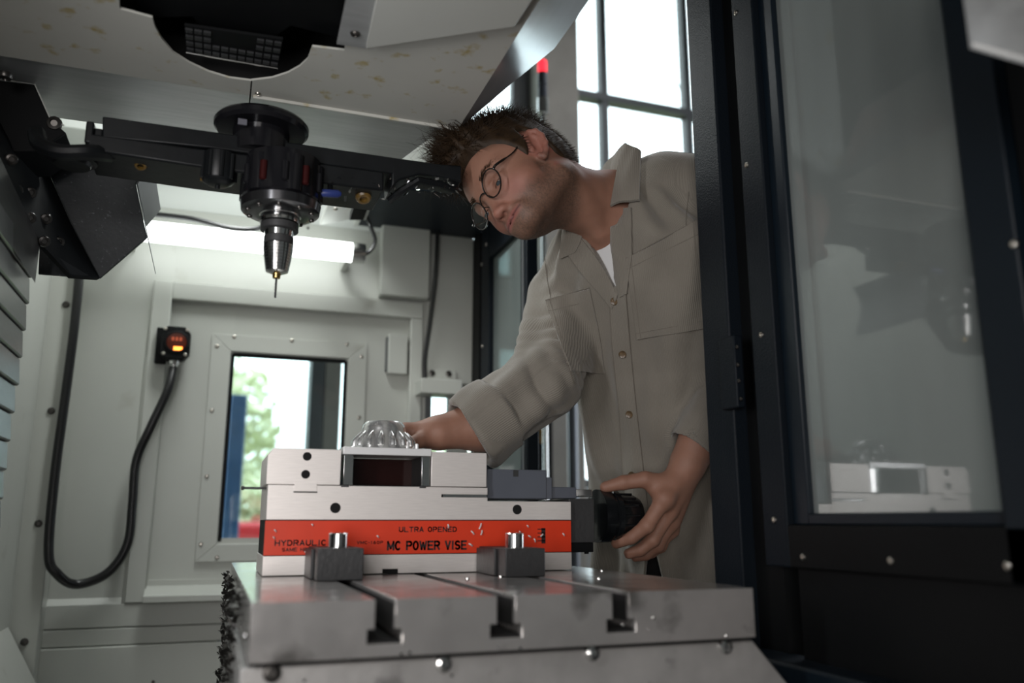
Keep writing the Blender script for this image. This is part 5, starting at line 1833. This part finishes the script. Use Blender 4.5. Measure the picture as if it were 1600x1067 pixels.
ST = [(968, 318, 1.450, .080, .074, .50), (985, 360, 1.452, .130, .090, .52), (1008, 410, 1.470, .178, .112, .54), (1022, 480, 1.495, .190, .124, .55),
      (1044, 600, 1.540, .184, .126, .60), (1068, 750, 1.570, .184, .130, .66), (1084, 880, 1.575, .194, .136, .68), (1096, 1010, 1.58, .204, .142, .68)]
rows = []
for (px, py, d, a, b, s_) in ST:
    c = J(px, py, d)
    f_ = yawF(s_)
    rows.append((c[2], c[0], c[1], a, b, math.atan2(f_[1], f_[0])))
rows = np.array(sorted(rows))
Z_HEM = rows[0, 0]


def torso(p, shrink=0.0, fold=1.0):
    z = p[:, 2]
    I_ = [np.interp(z, rows[:, 0], rows[:, k]) for k in range(1, 6)]
    cf, sf = np.cos(I_[4]), np.sin(I_[4])
    dx, dy = p[:, 0] - I_[0], p[:, 1] - I_[1]
    f_ = dx * cf + dy * sf
    l_ = -dx * sf + dy * cf
    a, b = I_[2] - shrink, I_[3] - shrink
    e = 2.35
    r = (np.abs(l_ / a) ** e + np.abs(f_ / b) ** e) ** (1 / e)
    d = (r - 1) * np.minimum(a, b)
    if fold:
        ph = np.arctan2(l_ / a, f_ / b)
        low = ss(1.45, 1.15, z)
        for p0, sl, am, wd in ((.20, .10, .010, .09), (-.30, -.05, .010, .10), (.62, .25, .008, .12), (-.75, .2, .008, .10), (1.05, .1, .009, .13)):
            d += fold * am * low * np.exp(-((ph - p0 - sl * (1.25 - z) - .05 * np.sin(z * 15 + p0 * 9)) / wd) ** 2)
        d -= fold * (.0080 * np.sin(ph * 7 + 1.6 * np.sin(z * 7 + 1) + .6) * (.25 + .75 * low)
                     + .0050 * np.sin(ph * 13 - z * 18 + 2 * np.sin(z * 11))
                     + .0048 * np.sin(z * 42 + 3.0 * np.sin(ph * 2.2) + 1.3 * np.sin(z * 17)) * np.clip(ph * .6 + .6, 0, 1))
    d = smax(d, z - rows[-1, 0], .02)
    return smax(d, Z_HEM - z, .004)


def sleeve(p, a, b, r1, r2, seed, amp, at):
    a, b = np.asarray(a), np.asarray(b)
    ab = b - a
    L = np.linalg.norm(ab)
    u = ab / L
    t = (p - a) @ u
    tc = np.clip(t / L, 0, 1)
    v = p - a - (tc * L)[:, None] * u
    e1 = nrm(np.cross(u, (0, .3, 1)))
    e2 = np.cross(u, e1)
    ang = np.arctan2(v @ e2, v @ e1)
    d = np.linalg.norm(v, axis=1) - (r1 + (r2 - r1) * tc)
    w = np.exp(-((tc - at) / .38) ** 2)
    s_ = np.sin(t * 105 + 1.9 * np.sin(ang + seed) + seed * 2 + 1.4 * np.sin(t * 31 + seed))
    d -= amp * w * (np.abs(s_) * 1.6 - .8) * (.55 + .45 * np.sin(ang * 2 + seed + t * 9))
    d -= amp * .6 * np.sin(ang * 5 + t * 14 + seed)
    return d


cfA, cfB = J(784, 643, 1.392), J(733, 679, 1.372)       # rolled cuff of the far arm
ca_ = nrm(cfB - cfA)
lcA, lcB = J(1108, 664, 1.408), J(1083, 702, 1.396)
la_ = nrm(lcB - lcA)


def cyl_sdf(p, a, b, r, rnd=.004):
    a, b = np.asarray(a), np.asarray(b)
    u = nrm(b - a)
    L = np.linalg.norm(b - a)
    t = (p - a) @ u
    q = np.linalg.norm(p - a - t[:, None] * u, axis=1)
    dx, dz_ = q - r + rnd, np.abs(t - L / 2) - L / 2 + rnd
    return np.minimum(np.maximum(dx, dz_), 0) + np.sqrt(np.maximum(dx, 0) ** 2 + np.maximum(dz_, 0) ** 2) - rnd


def wedge(tri, dnear, dfar):
    """subtracting prism between two depths with a triangular outline"""
    T = [J(x, y, (dnear + dfar) / 2) for x, y in tri]
    c = sum(T) / 3
    view = nrm(c - _C)
    pl = []
    for i in range(3):
        n = nrm(np.cross(T[(i + 1) % 3] - T[i], view))
        if n @ (c - T[i]) > 0:
            n = -n
        pl.append((T[i], n))
    pn, pf = c - view * (dfar - dnear) / 2, c + view * (dfar - dnear) / 2

    def fn(p):
        d = np.maximum(-(p - pn) @ view, (p - pf) @ view)
        for a, n in pl:
            d = np.maximum(d, (p - a) @ n)
        return d
    return fn, c


sh = Field()
sh.add('u', torso, .002, [J(1020, 300, 1.45), J(1090, 1020, 1.58)], .27)
sh.cone(J(968, 322, 1.46), J(1040, 300, 1.44), .066, .062, .03)
sh.cone(J(1040, 300, 1.44), Lsh, .062, .066, .03)
sh.cone(J(950, 350, 1.50), J(912, 400, 1.535), .055, .055, .03)
sh.cone(J(912, 400, 1.535), Rsh, .055, .060, .03)
sh.add('u', lambda p: sleeve(p, Rsh, Rel, .064, .061, .7, .0082, .55), .022, [Rsh, Rel], .08)
sh.add('u', lambda p: sleeve(p, Rel, cfA, .060, .060, 2.1, .0090, .25), .018, [Rel, cfA], .08)
sh.add('u', lambda p: sleeve(p, Lsh, Lel, .066, .060, 1.2, .0050, .6), .022, [Lsh, Lel], .08)
sh.add('u', lambda p: sleeve(p, Lel, lcA, .057, .050, .4, .0045, .3), .018, [Lel, lcA], .08)
wob = lambda p: .0022 * np.sin(p[:, 2] * 70 + p[:, 0] * 40) + .0015 * np.sin(p[:, 1] * 130 + 1)
sh.add('u', lambda p: cyl_sdf(p, cfA, cfB, .0670, .006) - wob(p), .003, [cfA, cfB], .08)
sh.add('s', lambda p: rc(p, cfA + ca_ * .012, cfB + ca_ * .05, .050, .060), .003, [cfA, cfB + ca_ * .05], .07)
sh.add('u', lambda p: cyl_sdf(p, lcA, lcB, .0465, .004) - wob(p) * .5, .004, [lcA, lcB], .06)
sh.add('s', lambda p: rc(p, lcA + la_ * .01, lcB + la_ * .05, .038, .045), .003, [lcA, lcB + la_ * .05], .06)
sh.add('s', lambda p: rc(p, J(972, 345, 1.452), J(905, 280, 1.40), .064, .078), .006, [J(972, 345, 1.452), J(905, 280, 1.40)], .09)
fn, c = wedge([(903, 350), (948, 316), (970, 470)], 1.20, 1.455)
sh.add('s', fn, .003, [c], .14)
fn, c = wedge([(1014, 815), (996, 1075), (1078, 1075)], 1.25, 1.57)
sh.add('s', fn, .003, [c], .22)
sx = np.arange(.30, 1.12, .0034)
sy = np.arange(.92, 1.74, .0034)
szz = np.arange(Z_HEM - .02, 1.66, .0034)
sv, sq = surface(sh, sx, sy, szz, 5)
sv = smooth_mesh(sv, sq, 1, .4)
o_sh = mesh_from('shirt', sv, sq, M_SHIRT, man, PIV)
o_sh['label'] = 'taupe corduroy shirt worn open at the neck'
# wale direction for the corduroy: round the trunk on the body, round the arm on the sleeves
zc_ = sv[:, 2]
I_ = [np.interp(zc_, rows[:, 0], rows[:, k]) for k in range(1, 6)]
ph = np.arctan2(sv[:, 1] - I_[1], sv[:, 0] - I_[0])
uvx = ph * .16


def arm_uv(a, b):
    u = nrm(np.asarray(b) - a)
    t = (sv - a) @ u
    v = sv - a - t[:, None] * u
    e1 = nrm(np.cross(u, (0, .3, 1)))
    e2 = np.cross(u, e1)
    return np.arctan2(v @ e2, v @ e1) * .06, rc(sv, a, b, .06, .06)


tr_d = torso(sv, 0, 0)
for a, b in ((Rsh, Rel), (Rel, cfB), (Lsh, Lel), (Lel, lcB)):
    ang, dd_ = arm_uv(a, b)
    uvx = np.where((dd_ < tr_d - .004), ang, uvx)
at = o_sh.data.attributes.new('cloth_uv', 'FLOAT_VECTOR', 'POINT')
at.data.foreach_set('vector', np.stack([uvx, zc_, zc_ * 0], 1).astype(np.float32).ravel())

bvh = BVHTree.FromPolygons([tuple(v) for v in sv], [tuple(int(i) for i in q_) for q_ in sq])


def hit(px, py):
    r = ray(px, py)
    h_ = bvh.ray_cast(Vector(_C), Vector(nrm(r)))
    return (np.array(h_[0]), np.array(h_[1])) if h_[0] is not None else None


def grid_solid(name, G, N, thick, material, parent, uv=None):
    """closed sheet from a grid of points G (nu,nv,3) with outward normals N"""
    nu, nv_ = G.shape[:2]
    top = G.reshape(-1, 3)
    bot = (G - N * thick).reshape(-1, 3)
    n = nu * nv_
    f = []
    for i in range(nu - 1):
        for j in range(nv_ - 1):
            a, b, c, d = i * nv_ + j, (i + 1) * nv_ + j, (i + 1) * nv_ + j + 1, i * nv_ + j + 1
            f += [(a, b, c, d), (n + d, n + c, n + b, n + a)]
    for i in range(nu - 1):
        for j in (0, nv_ - 1):
            a, b = i * nv_ + j, (i + 1) * nv_ + j
            f.append((a, b, n + b, n + a))
    for j in range(nv_ - 1):
        for i in (0, nu - 1):
            a, b = i * nv_ + j, i * nv_ + j + 1
            f.append((a, b, n + b, n + a))
    m = MB().add(np.concatenate([top, bot]), f)
    o = m.build(name, material, parent, angle=50)
    at = o.data.attributes.new('cloth_uv', 'FLOAT_VECTOR', 'POINT')
    U_ = np.concatenate([top, bot])
    lat = (U_ - J(1000, 500, 1.4)) @ nrm(_R * .83 - _H * .3)
    at.data.foreach_set('vector', np.stack([lat, U_[:, 2], U_[:, 2] * 0], 1).astype(np.float32).ravel())
    return o


def drape(name, quad, nu, nv_, off, thick, material, parent, edges=None):
    """a piece of cloth lying on the shirt inside a four-sided outline (each side may be a polyline)"""
    def poly(pts, t):
        P = np.array(pts, float)
        L = np.concatenate([[0], np.cumsum(np.linalg.norm(np.diff(P, axis=0), axis=1))])
        return np.array([np.interp(t * L[-1], L, P[:, k]) for k in (0, 1)])
    lft, rgt = quad
    G = np.zeros((nu, nv_, 3))
    N = np.zeros((nu, nv_, 3))
    lastp = None
    D = np.full((nu, nv_), np.nan)
    PX = np.zeros((nu, nv_, 2))
    for i in range(nu):
        a, b = poly(lft, i / (nu - 1)), poly(rgt, i / (nu - 1))
        for j in range(nv_):
            q_ = a + (b - a) * j / (nv_ - 1)
            PX[i, j] = q_
            h_ = hit(*q_)
            if h_:
                D[i, j] = prj(h_[0])[2]
                N[i, j] = h_[1]
    med = np.nanmedian(D)
    D = np.where(np.isnan(D), med, D)
    D = np.clip(D, med - .12, med + .12)
    for _ in range(3):
        Dp = np.pad(D, 1, mode='edge')
        D = np.minimum(D, .25 * (Dp[:-2, 1:-1] + Dp[2:, 1:-1] + Dp[1:-1, :-2] + Dp[1:-1, 2:]) + .0006)
    for i in range(nu):
        for j in range(nv_):
            G[i, j] = J(PX[i, j, 0], PX[i, j, 1], D[i, j])
    du = np.gradient(G, axis=0)
    dv = np.gradient(G, axis=1)
    N = np.cross(du, dv)
    N /= np.maximum(np.linalg.norm(N, axis=2), 1e-9)[..., None]
    if (N * (G - _C)).sum() > 0:
        N = -N
    return grid_solid(name, G + N * off, N, thick, material, parent), G, N


pk1, G1, N1 = drape('pocket', ([(979, 404), (986, 462), (995, 530)], [(1092, 343), (1098, 420), (1104, 512)]), 16, 16, .0030, .008, M_SHIRT, o_sh)
pk2, G2_, N2 = drape('pocket', ([(853, 470), (870, 522), (891, 580)], [(922, 451), (934, 510), (946, 583)]), 14, 12, .0030, .008, M_SHIRT, o_sh)
pl, GP, NP = drape('placket', ([(952, 452), (957, 540), (968, 640), (974, 745), (984, 830)], [(977, 440), (985, 540), (995, 640), (1006, 735), (1016, 820)]), 40, 6, .0026, .008, M_SHIRT, o_sh)
for G_p, N_p, nm in ((G1, N1, pk1), (G2_, N2, pk2)):
    for edge in (G_p[:, 1], G_p[:, -2], G_p[-2, :], G_p[0, :], G_p[2, :]):
        MB().tube([e + N_p[0, 0] * .0032 for e in edge], .0006, 5).build('seam', M_STITCH, nm)
for edge in (GP[:, 0], GP[:, -1]):
    MB().tube([e + NP[0, 0] * .0026 for e in edge], .0007, 5).build('seam', M_STITCH, pl)
for (px, py) in ((961, 470), (973, 553), (984, 647), (988, 742)):
    h_ = hit(px, py)
    if h_:
        n_ = nrm(_C - h_[0]) * .55 + nrm(h_[1]) * .45
        n_ = nrm(n_)
        p_ = h_[0] + n_ * .0035
        MB().lathe(p_, n_, [(0, .0062), (.0018, .0066), (.0026, .006), (.0020, .0045), (.0020, .001)], 20).build('button', M_BUTTON, o_sh)
# bottom flap of the far pocket and armhole seam
for line in ([(851, 398), (856, 440), (868, 500), (884, 560), (896, 600)], [(1076, 300), (1072, 350), (1078, 420)]):
    pts = [hit(x_, y_) for x_, y_ in [tuple(p_) for p_ in np.array(spline([(a_, b_, 0) for a_, b_ in line], 8))[:, :2]]]
    pts = [q_[0] + q_[1] * .0006 for q_ in pts if q_]
    if len(pts) > 4:
        MB().tube(pts, .0008, 5).build('seam', M_STITCH, o_sh)


def patch(name, c00, c10, c11, c01, bulge, thick, n=10, mid=None):
    """curved four-cornered cloth piece: corners are (px, py, distance)"""
    P = [J(*c) for c in (c00, c10, c11, c01)]
    G = np.zeros((n, n, 3))
    nn = nrm(np.cross(P[1] - P[0], P[3] - P[0]))
    if nn @ (_C - P[0]) < 0:
        nn = -nn
    for i in range(n):
        for j in range(n):
            u, v = i / (n - 1), j / (n - 1)
            p_ = (P[0] * (1 - u) + P[1] * u) * (1 - v) + (P[3] * (1 - u) + P[2] * u) * v
            G[i, j] = p_ + nn * bulge * (4 * u * (1 - u) * .6 + 4 * v * (1 - v) * .4) + nn * .0012 * math.sin(u * 9 + v * 5)
    N = np.tile(nn, (n, n, 1))
    return grid_solid(name, G, N, thick, M_SHIRT, o_sh)


def onshirt(px, py, off, lim):
    h_ = hit(px, py)
    d = prj(h_[0])[2] if h_ else lim
    return (px, py, min(d, lim) - off)


patch('collar', (974, 225, 1.415), (1001, 235, 1.395), onshirt(999, 312, .012, 1.39), onshirt(953, 320, .012, 1.38), .008, .005)
patch('collar', (941, 262, 1.50), (977, 223, 1.430), (976, 262, 1.41), (952, 278, 1.46), .003, .004)
drape('collar', ([(886, 352), (880, 378), (876, 404)], [(912, 361), (908, 378), (901, 393)]), 10, 8, .007, .008, M_SHIRT, o_sh)
drape('lapel', ([(880, 388), (915, 432), (957, 482)], [(905, 360), (928, 386), (947, 417), (968, 462)]), 14, 5, .0045, .007, M_SHIRT, o_sh)
drape('lapel', ([(949, 326), (953, 385), (961, 425), (971, 464)], [(988, 325), (990, 400), (981, 458)]), 14, 6, .0050, .007, M_SHIRT, o_sh)

# ---- T-shirt
te = Field()
te.add('u', lambda p: smax(torso(p, .026, 0), 1.22 - p[:, 2], .004), .002, [J(1000, 330, 1.45), J(1030, 600, 1.54)], .23)
te.cone(J(960, 330, 1.465), J(985, 420, 1.475), .066, .076, .03)
te.add('s', lambda p: rc(p, J(950, 338, 1.43), J(900, 270, 1.385), .047, .085), .004, [J(950, 338, 1.43), J(900, 270, 1.385)], .1)
fn, c = wedge([(903, 350), (948, 316), (970, 470)], 1.20, 1.34)
tv, tq = surface(te, np.arange(.46, .98, .005), np.arange(1.02, 1.60, .005), np.arange(1.2, 1.62, .005), 4)
ot = mesh_from('t_shirt', smooth_mesh(tv, tq, 1, .4), tq, M_TEE, man, PIV)
ot['label'] = 'white t-shirt showing at the neck'

# ---- trousers and shoes
tf = Field()
tf.cone(J(1080, 800, 1.575), J(1090, 905, 1.575), .108, .120, .04)
for hip, ft in ((hipR, footR), (hipL, footL)):
    kn = (hip + ft) / 2 + np.array([-.03, 0, .03])
    tf.cone(hip, kn, .100, .076, .03)
    tf.cone(kn, ft + [0, 0, .03], .074, .066, .02)
qv, qq = surface(tf, np.arange(.66, 1.26, .009), np.arange(1.1, 1.76, .009), np.arange(.05, 1.16, .009), 4)
mesh_from('trousers', smooth_mesh(qv, qq, 1, .5), qq, M_TROUSER, man, PIV)
for ft in (footR, footL):
    sf_ = Field()
    f_ = nrm((-1, -.2, 0))
    sf_.cone(ft + [.02, 0, -.025], ft + f_ * .15 + [0, 0, -.035], .046, .038, .02)
    sf_.cone(ft, ft + [0, 0, .03], .050, .050, .02)
    sf_.add('s', lambda p: p[:, 2] - .002, .004, [ft], .4)
    lo_, hi_ = ft - .26, ft + .26
    a_, b_ = surface(sf_, np.arange(lo_[0], hi_[0], .008), np.arange(lo_[1], hi_[1], .008), np.arange(-.02, .2, .008), 4)
    mesh_from('shoe', smooth_mesh(a_, b_, 1, .5), b_, M_BLACK, man, PIV)
